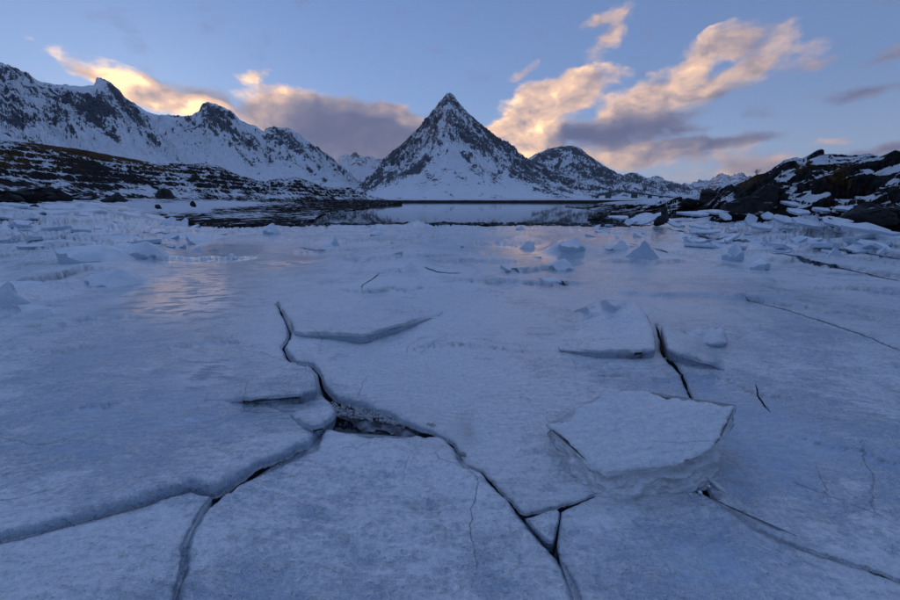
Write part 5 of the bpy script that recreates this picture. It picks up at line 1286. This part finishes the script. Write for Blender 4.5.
scatter(90, -20, 220, 206, 240, 0.4, 1.2, 'small broken ice fragment on the ice below the hill', 'ice fragments on the left far ice', 0.35, 1.3)
scatter(18, 200, 620, 226, 262, 0.15, 0.55, 'small ice fragment frozen into the middle of the far ice', 'ice fragments on the central far ice', 0.3)

# ------------------------------------------------------------------ bridge
def box(bm, p, q, w, h0, h1):
    """prism between plan points p,q (x,y) with half width w, bottom/top z tuples"""
    d = (Vector(q) - Vector(p)).normalized(); n = Vector((-d.y, d.x)) * w
    c = [Vector(p) - n, Vector(q) - n, Vector(q) + n, Vector(p) + n]
    zs0 = [h0[0], h0[1], h0[1], h0[0]]; zs1 = [h1[0], h1[1], h1[1], h1[0]]
    b = [bm.verts.new((a.x, a.y, z)) for a, z in zip(c, zs0)]; t = [bm.verts.new((a.x, a.y, z)) for a, z in zip(c, zs1)]
    for f in ((b[3], b[2], b[1], b[0]), tuple(t), *[(b[i], b[(i + 1) % 4], t[(i + 1) % 4], t[i]) for i in range(4)]): bm.faces.new(f)
def bridge():
    D = 640.0; path = []
    def pt(u, v, d=D):
        x, y, dz = pxdir(u, v); L = math.hypot(x, y); return (x / L * d, y / L * d), CZ + dz / L * d
    prof = [(592, 196.5), (597, 195.2), (603, 193.2), (609, 191.6), (615, 190.6), (621, 190.3), (627, 190.7), (634, 191.7), (642, 193.0), (650, 194.2), (660, 195.5), (672, 196.8), (682, 197.6)]
    depth = [1.6, 1.8, 3.0, 4.2, 2.6, 1.8, 2.4, 3.6, 2.0, 1.8, 1.6, 1.6, 1.6]
    root = empty('concrete_bridge', (*pt(620, 200)[0], 0)); L = Vector(root.location)
    bm = bmesh.new(); P_ = [pt(*p) for p in prof]
    for k in range(len(P_) - 1):
        box(bm, P_[k][0], P_[k + 1][0], 4.0, (P_[k][1] - depth[k], P_[k + 1][1] - depth[k + 1]), (P_[k][1], P_[k + 1][1]))
    def fin(bm, name, mat):
        for q in bm.verts: q.co -= L
        bmesh.ops.recalc_face_normals(bm, faces=bm.faces)
        me = bpy.data.meshes.new(name); bm.to_mesh(me); bm.free(); return obj(name, me, root, mat)
    fin(bm, 'deck', CONC)
    for (u, vt, wd) in ((597, 196.5, 1.6), (608.5, 193, 3.2), (634.5, 193.5, 3.2), (650, 195.5, 1.6), (661, 196.8, 1.4)):
        (x, y), zt = pt(u, vt); bm = bmesh.new(); box(bm, (x - wd, y), (x + wd, y), 3.2, (-1, -1), (zt + 0.8, zt + 0.8)); fin(bm, 'pier', CONC)
    bm = bmesh.new()
    for k in range(len(P_) - 1): box(bm, P_[k][0], P_[k + 1][0], 4.1, (P_[k][1] + 0.9, P_[k + 1][1] + 0.9), (P_[k][1] + 1.05, P_[k + 1][1] + 1.05))
    fin(bm, 'railing', STEEL)
    tag(root, 'low arched concrete road bridge at the foot of the rounded mountain', 'bridge')
bridge()

# bare shrub on the outcrop skyline
def shrub():
    x, y, dz = pxdir(757, 177); L = math.hypot(x, y); D = 45.0; base = Vector((x / L * D, y / L * D, CZ + dz / L * D - 0.1))
    bm = bmesh.new(); rs = random.Random(9)
    def twig(p, d, l, r, dep):
        q = p + d * l; side = d.orthogonal().normalized(); s2 = d.cross(side)
        a = [bm.verts.new(p + (side * math.cos(t) + s2 * math.sin(t)) * r) for t in (0, 2.1, 4.2)]; b = [bm.verts.new(q + (side * math.cos(t) + s2 * math.sin(t)) * r * .6) for t in (0, 2.1, 4.2)]
        for i in range(3): bm.faces.new((a[i], a[(i + 1) % 3], b[(i + 1) % 3], b[i]))
        if dep:
            for _ in range(3): twig(p + d * l * rs.uniform(.5, 1), (d + Vector((rs.uniform(-.7, .7), rs.uniform(-.5, .5), rs.uniform(-.1, .5)))).normalized(), l * .62, r * .55, dep - 1)
    for _ in range(6): twig(Vector((rs.uniform(-.2, .2), 0, 0)), Vector((rs.uniform(-.6, .6), rs.uniform(-.3, .3), 1)).normalized(), 0.42, 0.012, 3)
    me = bpy.data.meshes.new('bare_shrub'); bm.to_mesh(me); bm.free(); o = obj('bare_shrub', me, mat=TWIG); o.location = base
    tag(o, 'leafless shrub on the skyline of the rocky outcrop', 'shrub')
shrub()
